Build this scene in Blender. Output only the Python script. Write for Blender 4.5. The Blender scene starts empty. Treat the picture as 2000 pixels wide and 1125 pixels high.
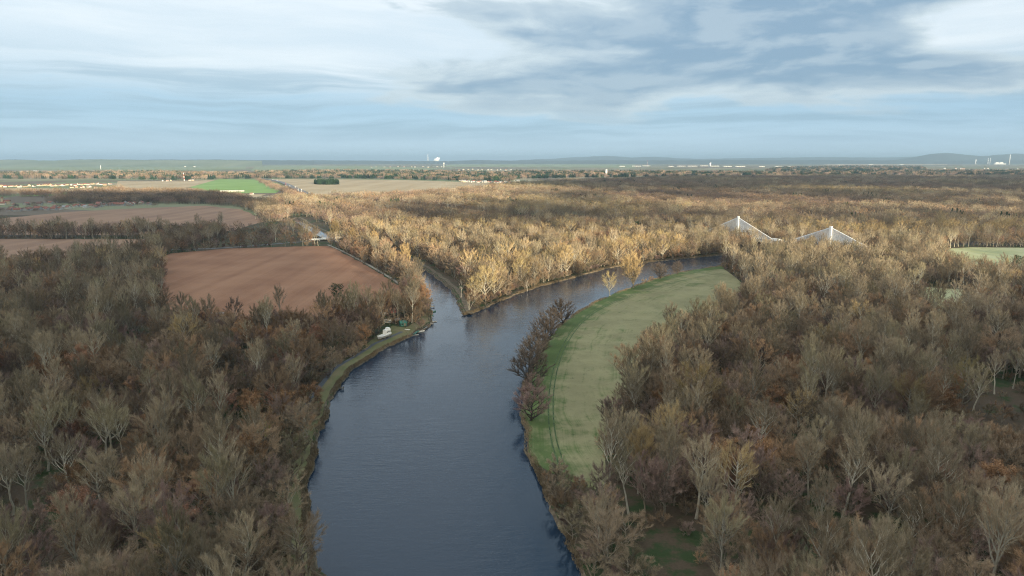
import bpy, bmesh, math, random
import numpy as np
from mathutils import Vector, Matrix
from mathutils.geometry import delaunay_2d_cdt, tessellate_polygon

R = math.radians
scene = bpy.context.scene
col = scene.collection
random.seed(7)
rng = np.random.default_rng(11)

# ------------------------------------------------------------------ camera
CAM_H = 115.0
F_PX, HORIZON = 1334.0, 313.0                     # focal length and horizon row of the 2000 x 1125 photograph
PITCH = math.atan((562.5 - HORIZON) / F_PX)
cam_d = bpy.data.cameras.new('camera')
cam_d.sensor_width = 36.0
cam_d.lens = 36.0 * F_PX / 2000.0
cam_d.clip_start = 1.0
cam_d.clip_end = 200000.0
cam = bpy.data.objects.new('camera', cam_d)
cam.location = (0, 0, CAM_H)
cam.rotation_euler = (math.pi / 2 - PITCH, 0, 0)
col.objects.link(cam)
scene.camera = cam

# ------------------------------------------------------------------ sun + world
SUN_DIR = Vector((0.50, -0.866, 0)).normalized()   # horizontal direction towards the sun (behind, right)
SUN_EL = R(9.5)
sun_vec = Vector((SUN_DIR.x * math.cos(SUN_EL), SUN_DIR.y * math.cos(SUN_EL), math.sin(SUN_EL)))
sun_d = bpy.data.lights.new('sun', 'SUN')
sun_d.energy = 5.0
sun_d.angle = R(0.6)
sun_d.color = (1.0, 0.85, 0.59)
sun = bpy.data.objects.new('sun', sun_d)
sun.rotation_euler = (-sun_vec).to_track_quat('-Z', 'Y').to_euler()
sun.location = (0, 0, 3000)
col.objects.link(sun)

scene.view_settings.view_transform = 'Standard'
scene.view_settings.look = 'None'
scene.view_settings.exposure = 1.18
scene.view_settings.gamma = 1.0
scene.cycles.use_denoising = True
scene.cycles.denoising_prefilter = 'NONE'
scene.cycles.filter_width = 1.15
scene.cycles.max_bounces = 6
scene.cycles.diffuse_bounces = 3
scene.cycles.volume_bounces = 0
scene.cycles.transparent_max_bounces = 8


class NT:
    """small helper to write shader graphs"""
    def __init__(self, tree):
        self.t = tree
        tree.nodes.clear()

    def n(self, kind, **kw):
        nd = self.t.nodes.new(kind)
        for k, v in kw.items():
            setattr(nd, k, v)
        return nd

    def link(self, a, b):
        self.t.links.new(a, b)

    def put(self, sock, v):
        if hasattr(v, 'is_output'):
            self.link(v, sock)
        elif v is not None:
            if sock.type == 'RGBA' and len(v) == 3:
                v = (*v, 1)
            sock.default_value = v

    def math(self, op, a, b=None, c=None, clamp=False):
        nd = self.n('ShaderNodeMath', operation=op, use_clamp=clamp)
        for i, v in enumerate((a, b, c)):
            if v is not None:
                self.put(nd.inputs[i], v)
        return nd.outputs[0]

    def vmath(self, op, a, b=None):
        nd = self.n('ShaderNodeVectorMath', operation=op)
        self.put(nd.inputs[0], a)
        if b is not None:
            self.put(nd.inputs[1], b)
        return nd.outputs[0]

    def step(self, v, lo, hi, a=0.0, b=1.0):
        nd = self.n('ShaderNodeMapRange', interpolation_type='SMOOTHSTEP')
        self.put(nd.inputs['Value'], v)
        for k, x in (('From Min', lo), ('From Max', hi), ('To Min', a), ('To Max', b)):
            self.put(nd.inputs[k], x)
        return nd.outputs[0]

    def mix(self, f, a, b, mode='MIX'):
        nd = self.n('ShaderNodeMix', data_type='RGBA', blend_type=mode)
        self.put(nd.inputs[0], f)
        self.put(nd.inputs[6], a)
        self.put(nd.inputs[7], b)
        return nd.outputs[2]

    def noise(self, vec, scale, detail=4, rough=0.55, dist=0.0, out=0):
        nd = self.n('ShaderNodeTexNoise')
        if vec is not None:
            self.link(vec, nd.inputs['Vector'])
        nd.inputs['Scale'].default_value = scale
        nd.inputs['Detail'].default_value = detail
        nd.inputs['Roughness'].default_value = rough
        nd.inputs['Distortion'].default_value = dist
        return nd.outputs[out]

    def mapping(self, vec, scale=(1, 1, 1), rot=(0, 0, 0), loc=(0, 0, 0)):
        nd = self.n('ShaderNodeMapping')
        self.link(vec, nd.inputs['Vector'])
        nd.inputs['Scale'].default_value = scale
        nd.inputs['Rotation'].default_value = rot
        nd.inputs['Location'].default_value = loc
        return nd.outputs[0]


def srgb(r, g, b):
    return tuple((c / 255 / 12.92) if c / 255 <= 0.04045 else ((c / 255 + 0.055) / 1.055) ** 2.4 for c in (r, g, b))


world = bpy.data.worlds.new('World')
scene.world = world
world.use_nodes = True
w = NT(world.node_tree)
tc = w.n('ShaderNodeTexCoord')
V = tc.outputs['Generated']
sep = w.n('ShaderNodeSeparateXYZ')
w.link(V, sep.inputs[0])
X, Y, Z = sep.outputs
el = w.math('ARCSINE', Z)
az = w.math('ARCTAN2', X, Y)
sky = w.n('ShaderNodeTexSky', sky_type='NISHITA', sun_disc=False)
sky.sun_elevation = SUN_EL
sky.sun_rotation = math.atan2(SUN_DIR.x, SUN_DIR.y)
sky.altitude = 200
nis = w.vmath('SCALE', sky.outputs[0])
nis.node.inputs['Scale'].default_value = 0.10
# cloud bands are drawn out sideways, as cloud seen low over a plain is
ac = w.n('ShaderNodeCombineXYZ')
w.link(w.math('MULTIPLY', az, 2.3), ac.inputs[0])
w.link(w.math('MULTIPLY', el, 8.5), ac.inputs[1])
A = ac.outputs[0]
warp = w.noise(w.mapping(A, loc=(4.0, 9.0, 0)), 1.1, 3, 0.5, out=1)
Aw = w.vmath('ADD', A, w.vmath('MULTIPLY', w.vmath('SUBTRACT', warp, (0.5, 0.5, 0.5)), (0.55, 0.45, 0.0)))
n_big = w.noise(w.mapping(Aw, loc=(3.1, 1.7, 0)), 0.9, 4, 0.5)
n_fine = w.noise(w.mapping(Aw, loc=(1.4, 0.6, 0)), 1.35, 8, 0.56)
n_top = w.noise(w.mapping(Aw, loc=(1.32, 0.74, 0)), 1.35, 8, 0.56)
n_layer = w.noise(w.mapping(Aw, scale=(0.7, 3.2, 1), loc=(1.3, 4.4, 0)), 1.6, 7, 0.6)
n_wisp = w.noise(w.mapping(Aw, scale=(0.8, 1.8, 1), loc=(-5.3, 2.4, 0)), 1.2, 7, 0.6)
# bright high veil over a pale blue lower sky
edge = w.math('ADD', el, w.math('MULTIPLY', w.math('SUBTRACT', n_layer, 0.5), 0.10))
veil = w.step(edge, 0.060, 0.120)
low_col = w.mix(w.step(el, 0.0, 0.075), srgb(190, 218, 236), srgb(168, 202, 226))
veil_col = w.mix(w.step(n_wisp, 0.35, 0.65), srgb(210, 226, 238), srgb(230, 240, 247))
base = w.mix(veil, low_col, veil_col)
# thin layers of blue-grey cloud above the horizon
lay = w.math('MULTIPLY', w.step(n_layer, 0.40, 0.62), w.math('MULTIPLY', w.step(el, 0.006, 0.05), w.step(el, 0.15, 0.09)))
base = w.mix(w.math('MULTIPLY', lay, 0.80), base, srgb(150, 182, 204))
# the heavy bank: fills the sky right of the middle, reaches further left low down, with bright torn edges and one clear gap
b1 = w.math('ADD', w.math('ADD', az, 0.05), w.step(el, 0.15, 0.085, 0.0, 0.20))
b2 = w.math('MULTIPLY', w.math('SUBTRACT', el, 0.070), 5.0)
ga = w.math('DIVIDE', w.math('SUBTRACT', az, 0.68), 0.13)
ge = w.math('DIVIDE', w.math('SUBTRACT', el, 0.165), 0.030)
b3 = w.math('MULTIPLY', w.math('SUBTRACT', w.math('SQRT', w.math('ADD', w.math('MULTIPLY', ga, ga), w.math('MULTIPLY', ge, ge))), 1.0), 0.22)
bb = w.math('MINIMUM', w.math('MINIMUM', b1, b2), w.math('MINIMUM', b3, 0.30))
cov_in = w.math('ADD', bb, w.math('ADD', w.math('MULTIPLY', w.math('SUBTRACT', n_fine, 0.5), 0.95), w.math('MULTIPLY', w.math('SUBTRACT', n_big, 0.5), 0.35)))
cover = w.math('MULTIPLY', w.step(cov_in, -0.03, 0.06), w.step(el, 0.03, 0.08))
dense = w.step(cov_in, 0.02, 0.20)
lit = w.step(w.math('SUBTRACT', n_fine, n_top), -0.02, 0.08)
c_col = w.mix(dense, srgb(200, 215, 224), srgb(130, 161, 187))
c_col = w.mix(w.math('MULTIPLY', lit, 0.60), c_col, srgb(182, 200, 213))
skyc = w.mix(w.math('MULTIPLY', cover, 0.95), base, c_col)
# cloud and veil on the sun's side of the sky take the low sun's warmth
sd = w.n('ShaderNodeVectorMath', operation='DOT_PRODUCT')
w.link(V, sd.inputs[0])
sd.inputs[1].default_value = tuple(sun_vec)
warm = w.step(sd.outputs['Value'], -0.25, 0.9)
skyc = w.mix(warm, skyc, w.mix(1.0, skyc, (1.38, 1.12, 0.86), 'MULTIPLY'))
gain = w.step(el, 0.20, 1.0, 1.0, 1.8)  # brightens the unseen upper sky to lift the ambient light on the ground
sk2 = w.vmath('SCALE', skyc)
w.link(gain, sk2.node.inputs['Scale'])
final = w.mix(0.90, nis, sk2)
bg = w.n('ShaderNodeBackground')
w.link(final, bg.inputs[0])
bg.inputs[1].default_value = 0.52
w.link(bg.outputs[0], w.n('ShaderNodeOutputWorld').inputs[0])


# ------------------------------------------------------------------ helpers
def at(u, v, z=0.0):
    """point of the place at height z seen at photograph column u, row v (used once, to survey the site)"""
    x = (u - 1000.0) / F_PX
    y = -(v - 562.5) / F_PX
    d = Vector((x, math.cos(PITCH) + y * math.sin(PITCH), -math.sin(PITCH) + y * math.cos(PITCH)))
    t = (z - CAM_H) / d.z
    return Vector((d.x * t, d.y * t, z))


def project(p):
    dx, dy, dz = p[0], p[1], p[2] - CAM_H
    fwd = dy * math.cos(PITCH) - dz * math.sin(PITCH)
    up = dy * math.sin(PITCH) + dz * math.cos(PITCH)
    return 1000 + F_PX * dx / fwd, 562.5 - F_PX * up / fwd


def by_top(u, v, h):
    """base of a tree of height h whose top is seen at (u, v)"""
    p = at(u, v, h)
    return Vector((p.x, p.y, 0))


def tag(o, label=None, cat=None, group=None, kind=None):
    if label:
        o['label'] = label
    if cat:
        o['category'] = cat
    if group:
        o['group'] = group
    if kind:
        o['kind'] = kind
    return o


def link(o, parent=None):
    col.objects.link(o)
    if parent:
        o.parent = parent
    return o


def empty(name, loc=(0, 0, 0), rz=0.0):
    o = bpy.data.objects.new(name, None)
    o.location = loc
    o.rotation_euler = (0, 0, rz)
    o.empty_display_size = 1.0
    return link(o)


def mesh_obj(name, verts, faces, mat, parent=None, smooth=False, loc=None):
    me = bpy.data.meshes.new(name)
    me.from_pydata([tuple(v) for v in verts], [], [tuple(f) for f in faces])
    if mat:
        me.materials.append(mat)
    if smooth:
        me.shade_smooth()
    me.update()
    o = bpy.data.objects.new(name, me)
    if loc is not None:
        o.location = loc
    return link(o, parent)


class MB:
    """collects boxes, prisms and tubes for ONE mesh"""
    def __init__(self):
        self.v, self.f = [], []

    def add(self, verts, faces):
        k = len(self.v)
        self.v += [tuple(p) for p in verts]
        self.f += [tuple(i + k for i in f) for f in faces]
        return self

    def box(self, c, s, rz=0.0, taper=1.0):
        cx, cy, cz = c
        hx, hy, hz = s[0] / 2, s[1] / 2, s[2] / 2
        ca, sa = math.cos(rz), math.sin(rz)
        vs = []
        for z, k in ((-hz, 1.0), (hz, taper)):
            for x, y in ((-hx, -hy), (hx, -hy), (hx, hy), (-hx, hy)):
                x, y = x * k, y * k
                vs.append((cx + x * ca - y * sa, cy + x * sa + y * ca, cz + z))
        return self.add(vs, [(3, 2, 1, 0), (4, 5, 6, 7), (0, 1, 5, 4), (1, 2, 6, 5), (2, 3, 7, 6), (3, 0, 4, 7)])

    def gable(self, c, s, over=0.0):
        """ridge roof: base centre c, size (x, y, rise), ridge along x"""
        x, y, h = s[0] / 2 + over, s[1] / 2 + over, s[2]
        cx, cy, cz = c
        vs = [(cx - x, cy - y, cz), (cx + x, cy - y, cz), (cx + x, cy + y, cz), (cx - x, cy + y, cz), (cx - x, cy, cz + h), (cx + x, cy, cz + h)]
        return self.add(vs, [(3, 2, 1, 0), (0, 1, 5, 4), (2, 3, 4, 5), (1, 2, 5), (3, 0, 4)])

    def tube(self, pts, rad, n=6, cap=True):
        pts = [Vector(p) for p in pts]
        if not hasattr(rad, '__len__'):
            rad = [rad] * len(pts)
        vs, fs = [], []
        for i, p in enumerate(pts):
            t = (pts[min(i + 1, len(pts) - 1)] - pts[max(i - 1, 0)]).normalized()
            a = t.orthogonal().normalized()
            b = t.cross(a)
            for k in range(n):
                an = 2 * math.pi * k / n
                vs.append(p + (a * math.cos(an) + b * math.sin(an)) * rad[i])
        for i in range(len(pts) - 1):
            for k in range(n):
                fs.append((i * n + k, i * n + (k + 1) % n, (i + 1) * n + (k + 1) % n, (i + 1) * n + k))
        if cap:
            fs.append(tuple(reversed(range(n))))
            fs.append(tuple((len(pts) - 1) * n + k for k in range(n)))
        return self.add(vs, fs)

    def lathe(self, c, prof, n=12):
        vs, fs = [], []
        for r, z in prof:
            for k in range(n):
                a = 2 * math.pi * k / n
                vs.append((c[0] + r * math.cos(a), c[1] + r * math.sin(a), c[2] + z))
        for i in range(len(prof) - 1):
            for k in range(n):
                fs.append((i * n + k, i * n + (k + 1) % n, (i + 1) * n + (k + 1) % n, (i + 1) * n + k))
        fs.append(tuple(reversed(range(n))))
        fs.append(tuple((len(prof) - 1) * n + k for k in range(n)))
        return self.add(vs, fs)

    def build(self, name, mat, parent=None, smooth=False, loc=None):
        return mesh_obj(name, self.v, self.f, mat, parent, smooth, loc)


def catmull(pts, step=4.0):
    pts = [Vector(p) for p in pts]
    out = []
    for i in range(len(pts) - 1):
        p0, p1, p2, p3 = pts[max(i - 1, 0)], pts[i], pts[i + 1], pts[min(i + 2, len(pts) - 1)]
        n = max(2, min(60, int((p2 - p1).length / step)))
        for k in range(n):
            t = k / n
            out.append(0.5 * ((2 * p1) + (p2 - p0) * t + (2 * p0 - 5 * p1 + 4 * p2 - p3) * t * t + (3 * p1 - p0 - 3 * p2 + p3) * t ** 3))
    out.append(pts[-1])
    return out


def inside(poly, pts):
    """even-odd test, vectorised: poly (n,2), pts (m,2)"""
    poly = np.asarray(poly, float)
    pts = np.asarray(pts, float)
    x, y = pts[:, 0], pts[:, 1]
    res = np.zeros(len(pts), bool)
    x0, y0 = poly[:, 0], poly[:, 1]
    x1, y1 = np.roll(x0, -1), np.roll(y0, -1)
    for a, b, c, d in zip(x0, y0, x1, y1):
        if b == d:
            continue
        m = ((b > y) != (d > y))
        res ^= m & (x < (c - a) * (y - b) / (d - b) + a)
    return res


def dist_line(line, pts, closed=False):
    line = np.asarray(line, float)
    if len(line) > 160 and len(pts) > 3000:
        line = line[::4] if closed else np.concatenate([line[:-1:4], line[-1:]])
    pts = np.asarray(pts, float)
    best = np.full(len(pts), 1e9)
    n = len(line)
    for i in range(n if closed else n - 1):
        a, b = line[i], line[(i + 1) % n]
        ab = b - a
        L = ab @ ab
        if L < 1e-9:
            continue
        t = np.clip(((pts - a) @ ab) / L, 0, 1)
        d = pts - a - t[:, None] * ab
        best = np.minimum(best, np.hypot(d[:, 0], d[:, 1]))
    return best


def poly_at(lst):
    return [at(*p).xy for p in lst]


# ------------------------------------------------------------------ materials
def new_mat(name):
    m = bpy.data.materials.new(name)
    m.use_nodes = True
    return m, NT(m.node_tree)


def finish(g, colr, rough=0.9, bump=None, bump_d=0.1, spec=0.2, metallic=0.0, **kw):
    b = g.n('ShaderNodeBsdfPrincipled')
    g.put(b.inputs['Base Color'], colr)
    g.put(b.inputs['Roughness'], rough)
    b.inputs['Specular IOR Level'].default_value = spec
    b.inputs['Metallic'].default_value = metallic
    if bump is not None:
        bp = g.n('ShaderNodeBump')
        bp.inputs['Distance'].default_value = bump_d
        bp.inputs['Strength'].default_value = kw.get('bump_s', 1.0)
        g.link(bump, bp.inputs['Height'])
        g.link(bp.outputs[0], b.inputs['Normal'])
    g.link(b.outputs[0], g.n('ShaderNodeOutputMaterial').inputs[0])
    return b


def pos(g):
    return g.n('ShaderNodeNewGeometry').outputs['Position']


def plain(name, c, rough=0.8, var=0.12, scale=0.6, metallic=0.0, spec=0.3):
    m, g = new_mat(name)
    n = g.noise(pos(g), scale, 4, 0.6)
    k = g.step(n, 0.25, 0.75, 1 - var, 1 + var)
    cc = g.vmath('SCALE', tuple(c))
    g.link(k, cc.node.inputs['Scale'])
    finish(g, cc, rough, metallic=metallic, spec=spec)
    return m


def twig_mat(name, c1, c2, c3=None, rough=0.9, trans=0.0):
    """colour of a crown: differs from tree to tree and a little from branch to branch"""
    m, g = new_mat(name)
    r = g.n('ShaderNodeObjectInfo').outputs['Random']
    a = g.mix(r, c1, c2)
    if c3:
        r2 = g.math('FRACT', g.math('MULTIPLY', r, 7.31))
        a = g.mix(g.step(r2, 0.55, 0.9), a, c3)
    r3 = g.math('FRACT', g.math('MULTIPLY', r, 17.7))
    k = g.math('MULTIPLY', g.step(g.noise(pos(g), 0.35, 3, 0.6), 0.3, 0.7, 0.82, 1.18), g.step(r3, 0, 1, 0.60, 1.32))
    cc = g.vmath('SCALE', a)
    g.link(k, cc.node.inputs['Scale'])
    finish(g, cc, rough, spec=0.1)
    return m


M = {}
M['bark_pale'] = twig_mat('pale_bark', (0.36, 0.325, 0.255), (0.46, 0.42, 0.34))
M['bark_brown'] = twig_mat('brown_bark', (0.17, 0.14, 0.105), (0.28, 0.24, 0.185))
M['bark_dark'] = twig_mat('dark_bark', (0.06, 0.05, 0.043), (0.09, 0.075, 0.06))
M['bark_dead'] = plain('bleached_wood', (0.50, 0.45, 0.38), 0.8, 0.15, 2.0)
M['twig_grey'] = twig_mat('grey_twigs', (0.290, 0.230, 0.152), (0.350, 0.280, 0.192), (0.305, 0.258, 0.162))
M['twig_brown'] = twig_mat('brown_twigs', (0.250, 0.190, 0.130), (0.325, 0.240, 0.160), (0.345, 0.225, 0.135))
M['twig_purple'] = twig_mat('purple_brown_twigs', (0.225, 0.165, 0.135), (0.305, 0.215, 0.175), (0.26, 0.175, 0.15))
M['twig_rust'] = twig_mat('rust_leaves', (0.295, 0.170, 0.095), (0.360, 0.215, 0.115), (0.33, 0.18, 0.12))
M['twig_gold'] = twig_mat('golden_twigs', (0.375, 0.275, 0.145), (0.42, 0.305, 0.155), (0.36, 0.285, 0.14))
M['twig_dark'] = twig_mat('dark_twigs', (0.165, 0.128, 0.102), (0.210, 0.165, 0.130))
M['needles'] = twig_mat('evergreen_needles', (0.026, 0.055, 0.026), (0.042, 0.080, 0.036))
M['lime'] = twig_mat('lime_leaves', (0.25, 0.30, 0.045), (0.27, 0.32, 0.05))
M['pink_twig'] = twig_mat('reddish_twigs', (0.32, 0.215, 0.145), (0.34, 0.225, 0.15))


def ground_mat(name='forest_floor', lo=0.76):
    m, g = new_mat(name)
    p = pos(g)
    big = g.noise(p, 0.012, 5, 0.6)
    mid = g.noise(p, 0.11, 5, 0.62)
    fine = g.noise(p, 1.3, 5, 0.65)
    litter = g.mix(fine, (0.055, 0.040, 0.028), (0.125, 0.092, 0.062))
    green = g.mix(fine, (0.026, 0.042, 0.017), (0.056, 0.080, 0.033))
    c = g.mix(g.step(g.math('ADD', mid, g.math('MULTIPLY', big, 0.6)), lo, lo + 0.16), litter, green)
    finish(g, c, 0.95, fine, 0.25, 0.1)
    return m


def water_mat():
    m, g = new_mat('river_water')
    p = pos(g)
    w1 = g.noise(g.mapping(p, scale=(0.28, 1.0, 1), rot=(0, 0, 0.10)), 0.46, 4, 0.5, 0.3)
    w2 = g.noise(g.mapping(p, scale=(0.5, 1.0, 1), rot=(0, 0, -0.25)), 1.5, 4, 0.6, 0.2)
    d = g.n('ShaderNodeAttribute', attribute_name='bank_dist').outputs['Fac']
    shel = g.step(g.math('ADD', d, g.math('MULTIPLY', g.noise(p, 0.05, 3, 0.5), 14.0)), 6.0, 26.0, 0.22, 1.0)
    gust = g.step(g.noise(g.mapping(p, scale=(1.0, 0.55, 1)), 0.018, 4, 0.55), 0.34, 0.66, 0.25, 1.2)
    h = g.math('MULTIPLY', g.math('ADD', w1, g.math('MULTIPLY', w2, 0.45)), g.math('MULTIPLY', gust, shel))
    b = finish(g, (0.014, 0.028, 0.048), 0.04, h, 0.34, 0.5, bump_s=0.6)
    b.inputs['IOR'].default_value = 1.333
    return m


def meadow_mat():
    m, g = new_mat('meadow_grass')
    p = pos(g)
    d = g.n('ShaderNodeAttribute', attribute_name='bank_dist').outputs['Fac']
    fine = g.noise(p, 1.1, 5, 0.7)
    mid = g.noise(p, 0.075, 5, 0.6)
    big = g.noise(p, 0.020, 3, 0.5)
    comb = g.n('ShaderNodeCombineXYZ')
    g.link(d, comb.inputs[0])
    rows = g.math('ADD', g.math('MULTIPLY', g.noise(comb.outputs[0], 0.30, 3, 0.7), 0.6), g.math('MULTIPLY', g.noise(comb.outputs[0], 0.085, 2, 0.6), 0.4))                       # mowing rows that follow the bank
    straw = g.mix(fine, (0.188, 0.174, 0.086), (0.296, 0.262, 0.146))
    green = g.mix(fine, (0.058, 0.092, 0.028), (0.125, 0.155, 0.058))
    k = g.math('ADD', g.math('ADD', g.math('MULTIPLY', mid, 0.60), g.math('MULTIPLY', rows, 0.85)), g.math('MULTIPLY', big, 0.45))
    f = g.math('ADD', k, g.step(d, 20, 7, 0.0, 0.22))
    c = g.mix(g.step(f, 0.94, 1.18), straw, green)
    tuft = g.math('MULTIPLY', g.step(g.noise(p, 0.30, 4, 0.7), 0.56, 0.74, 1.0, 0.70), g.step(g.noise(p, 0.045, 4, 0.6), 0.3, 0.7, 0.86, 1.14))
    cc = g.vmath('SCALE', c)
    g.link(tuft, cc.node.inputs['Scale'])
    finish(g, cc, 0.95, fine, 0.15, 0.1)
    return m


def soil_mat(name, c1, c2, ang, row=1.6, scale=0.02):
    m, g = new_mat(name)
    p = pos(g)
    big = g.noise(p, scale, 5, 0.55)
    fine = g.noise(p, 0.8, 5, 0.7)
    r = g.noise(g.mapping(p, scale=(1, 0.015, 1), rot=(0, 0, ang)), 1.0 / row, 3, 0.6)
    r2 = g.noise(g.mapping(p, scale=(1, 0.006, 1), rot=(0, 0, ang)), 0.11 / row, 2, 0.5)
    f = g.math('ADD', g.math('MULTIPLY', big, 0.8), g.math('ADD', g.math('MULTIPLY', fine, 0.25), g.math('ADD', g.math('MULTIPLY', r, 0.35), g.math('MULTIPLY', g.math('SUBTRACT', r2, 0.5), 0.7))))
    c = g.mix(g.step(f, 0.42, 0.98), c1, c2)
    finish(g, c, 0.95, g.math('ADD', fine, r), 0.18, 0.1)
    return m


M['ground'] = ground_mat()
M['water'] = water_mat()
M['meadow'] = meadow_mat()
M['soil_red'] = soil_mat('ploughed_red_soil', (0.215, 0.106, 0.062), (0.305, 0.163, 0.097), 0.5)
M['soil_brown'] = soil_mat('ploughed_brown_soil', (0.225, 0.135, 0.090), (0.320, 0.200, 0.132), 1.2, 3.0, 0.008)
M['stubble'] = soil_mat('pale_stubble', (0.33, 0.25, 0.155), (0.43, 0.34, 0.22), 1.0, 9.0, 0.004)
M['crop'] = soil_mat('winter_wheat', (0.175, 0.270, 0.085), (0.225, 0.330, 0.115), 0.8, 8.0, 0.004)
M['crop_dull'] = soil_mat('dull_green_field', (0.17, 0.20, 0.105), (0.25, 0.265, 0.15), 0.8, 20.0, 0.002)
M['pasture'] = soil_mat('pale_pasture', (0.27, 0.29, 0.14), (0.48, 0.46, 0.27), 0.9, 6.0, 0.01)
M['bank'] = plain('bank_earth', (0.13, 0.10, 0.066), 0.95, 0.6, 0.35)
M['asphalt'] = plain('asphalt', (0.085, 0.088, 0.095), 0.9, 0.15, 0.8)
M['road'] = plain('motorway_asphalt', (0.15, 0.15, 0.15), 0.9, 0.1, 0.1)
M['gravel'] = plain('pale_gravel', (0.30, 0.27, 0.22), 0.95, 0.2, 0.6)
M['track'] = plain('trodden_grass', (0.060, 0.090, 0.034), 0.95, 0.5, 0.3)
M['reed'] = twig_mat('dry_reed', (0.24, 0.185, 0.118), (0.24, 0.185, 0.118))
M['grass'] = soil_mat('bank_grass', (0.21, 0.165, 0.095), (0.115, 0.125, 0.055), 0.3, 4.0, 0.12)
M['garlic'] = ground_mat('green_undergrowth', 0.69)
M['white'] = plain('white_paint', (0.78, 0.77, 0.74), 0.6, 0.05)
M['concrete'] = plain('pale_concrete', (0.60, 0.60, 0.58), 0.8, 0.07, 0.2)
M['cable'] = plain('cable_sheath', (0.80, 0.81, 0.82), 0.5, 0.03)
M['steel'] = plain('grey_steel', (0.35, 0.36, 0.37), 0.5, 0.08)
M['cream'] = plain('cream_render', (0.52, 0.43, 0.30), 0.9, 0.08)
M['offwhite'] = plain('white_render', (0.56, 0.535, 0.49), 0.9, 0.06)
M['grey_wall'] = plain('grey_render', (0.40, 0.38, 0.36), 0.9, 0.1)
M['tile'] = plain('red_roof_tiles', (0.25, 0.105, 0.075), 0.85, 0.25, 0.7)
M['tile_brown'] = plain('brown_roof_tiles', (0.15, 0.085, 0.065), 0.85, 0.25, 0.7)
M['slate'] = plain('grey_roof_sheet', (0.30, 0.30, 0.30), 0.7, 0.15)
M['glass_dark'] = plain('dark_window', (0.03, 0.035, 0.045), 0.2, 0.1)
M['tyre'] = plain('tyre_rubber', (0.02, 0.02, 0.02), 0.8, 0.1)
M['green_paint'] = plain('green_paint', (0.05, 0.16, 0.13), 0.6, 0.1)
M['blue_paint'] = plain('blue_paint', (0.04, 0.17, 0.30), 0.5, 0.1)
M['red_paint'] = plain('red_paint', (0.38, 0.05, 0.035), 0.6, 0.1)
M['hull_grey'] = plain('grey_hull', (0.36, 0.36, 0.36), 0.6, 0.08)
M['wood'] = plain('weathered_boards', (0.24, 0.21, 0.17), 0.85, 0.2, 2.0)
M['skin'] = plain('skin', (0.55, 0.36, 0.27), 0.7, 0.02)
M['cloth_white'] = plain('pale_jacket', (0.72, 0.70, 0.68), 0.9, 0.05)
M['cloth_dark'] = plain('dark_cloth', (0.035, 0.04, 0.055), 0.9, 0.05)
M['hair'] = plain('dark_hair', (0.04, 0.03, 0.02), 0.8, 0.05)
M['wood_far'] = plain('far_wooded_hill', (0.050, 0.060, 0.045), 0.95, 0.25, 0.002)
M['hill_green'] = soil_mat('far_hill_fields', (0.11, 0.14, 0.08), (0.26, 0.26, 0.16), 0.4, 300.0, 0.0006)
M['steam'] = plain('steam', (0.9, 0.9, 0.9), 1.0, 0.02)
M['cloud'] = plain('cloud', (0.9, 0.9, 0.9), 1.0, 0.02)

# ------------------------------------------------------------------ survey: water, meadow, fields
left_bank = [(760, 1600), (675, 1300), (627, 1125), (602, 1050), (597, 960), (608, 905), (622, 850), (640, 795), (665, 745), (697, 712), (730, 690), (765, 670),
             (800, 655), (838, 632), (843, 612), (838, 590), (828, 568), (815, 548), (798, 528), (772, 510), (740, 497), (705, 486), (675, 478),
             (645, 470), (610, 455), (590, 442), (570, 427)]
canal_right = [(580, 424), (603, 438), (628, 450), (663, 466), (700, 475), (740, 485), (775, 496), (805, 510), (828, 523), (852, 540),
               (875, 559), (890, 577), (897, 596), (905, 613)]
north_bank = [(905, 613), (930, 606), (962, 592), (1000, 576), (1055, 557), (1100, 546), (1160, 529), (1220, 516), (1300, 507), (1360, 501), (1405, 497), (1500, 486),
              (1600, 478), (1700, 474), (1800, 471), (1900, 470), (2000, 470), (2400, 471)]
south_bank = [(2400, 479), (2000, 478), (1900, 478), (1800, 480), (1700, 484), (1600, 491), (1500, 504), (1410, 519), (1375, 524), (1330, 532), (1280, 545), (1235, 561), (1190, 578), (1150, 598),
              (1115, 620), (1086, 645), (1055, 690), (1030, 745), (1022, 800), (1030, 850), (1040, 890), (1060, 940), (1085, 1000), (1110, 1050), (1128, 1090), (1142, 1125), (1215, 1300), (1330, 1600)]
lines = {}
for nm, l in (('left', left_bank), ('canal', canal_right), ('north', north_bank), ('south', south_bank)):
    pts = catmull([at(u, v) for u, v in l], 3.5)
    out = []
    for i, p in enumerate(pts):
        far = min(1.0, 300.0 / max(p.y, 1))
        j = (math.sin(i * 1.7) * 0.35 + math.sin(i * 0.53 + 1) * 0.6 + random.uniform(-0.9, 0.9)) * (0.5 + 0.5 * far)
        if 0 < i < len(pts) - 1:
            t = (pts[i + 1] - pts[i - 1]).normalized()
            p = p + Vector((-t.y, t.x, 0)) * j
        out.append(p.xy)
    lines[nm] = out
water_poly = lines['left'] + lines['canal'] + lines['north'][1:] + lines['south']
water_np = np.array([tuple(p) for p in water_poly])
LINE = {k: np.array([tuple(p) for p in v]) for k, v in lines.items()}

meadow_in = [(1062, 915, 0), (1110, 938, 0), (1180, 940, 4), (1196, 900, 9), (1185, 850, 13), (1184, 800, 14), (1198, 755, 15), (1222, 708, 15), (1256, 670, 15),
             (1296, 643, 14), (1345, 626, 12), (1400, 611, 9), (1440, 594, 5), (1456, 566, 0), (1440, 545, 0), (1418, 528, 0)]
south_np = LINE['south']


def south_sub(u0v0, u1v1):
    a, b = np.array(at(*u0v0).xy), np.array(at(*u1v1).xy)
    i = int(np.argmin(np.hypot(*(south_np - a).T)))
    j = int(np.argmin(np.hypot(*(south_np - b).T)))
    return [Vector(p) for p in south_np[min(i, j):max(i, j) + 1]]


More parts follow.
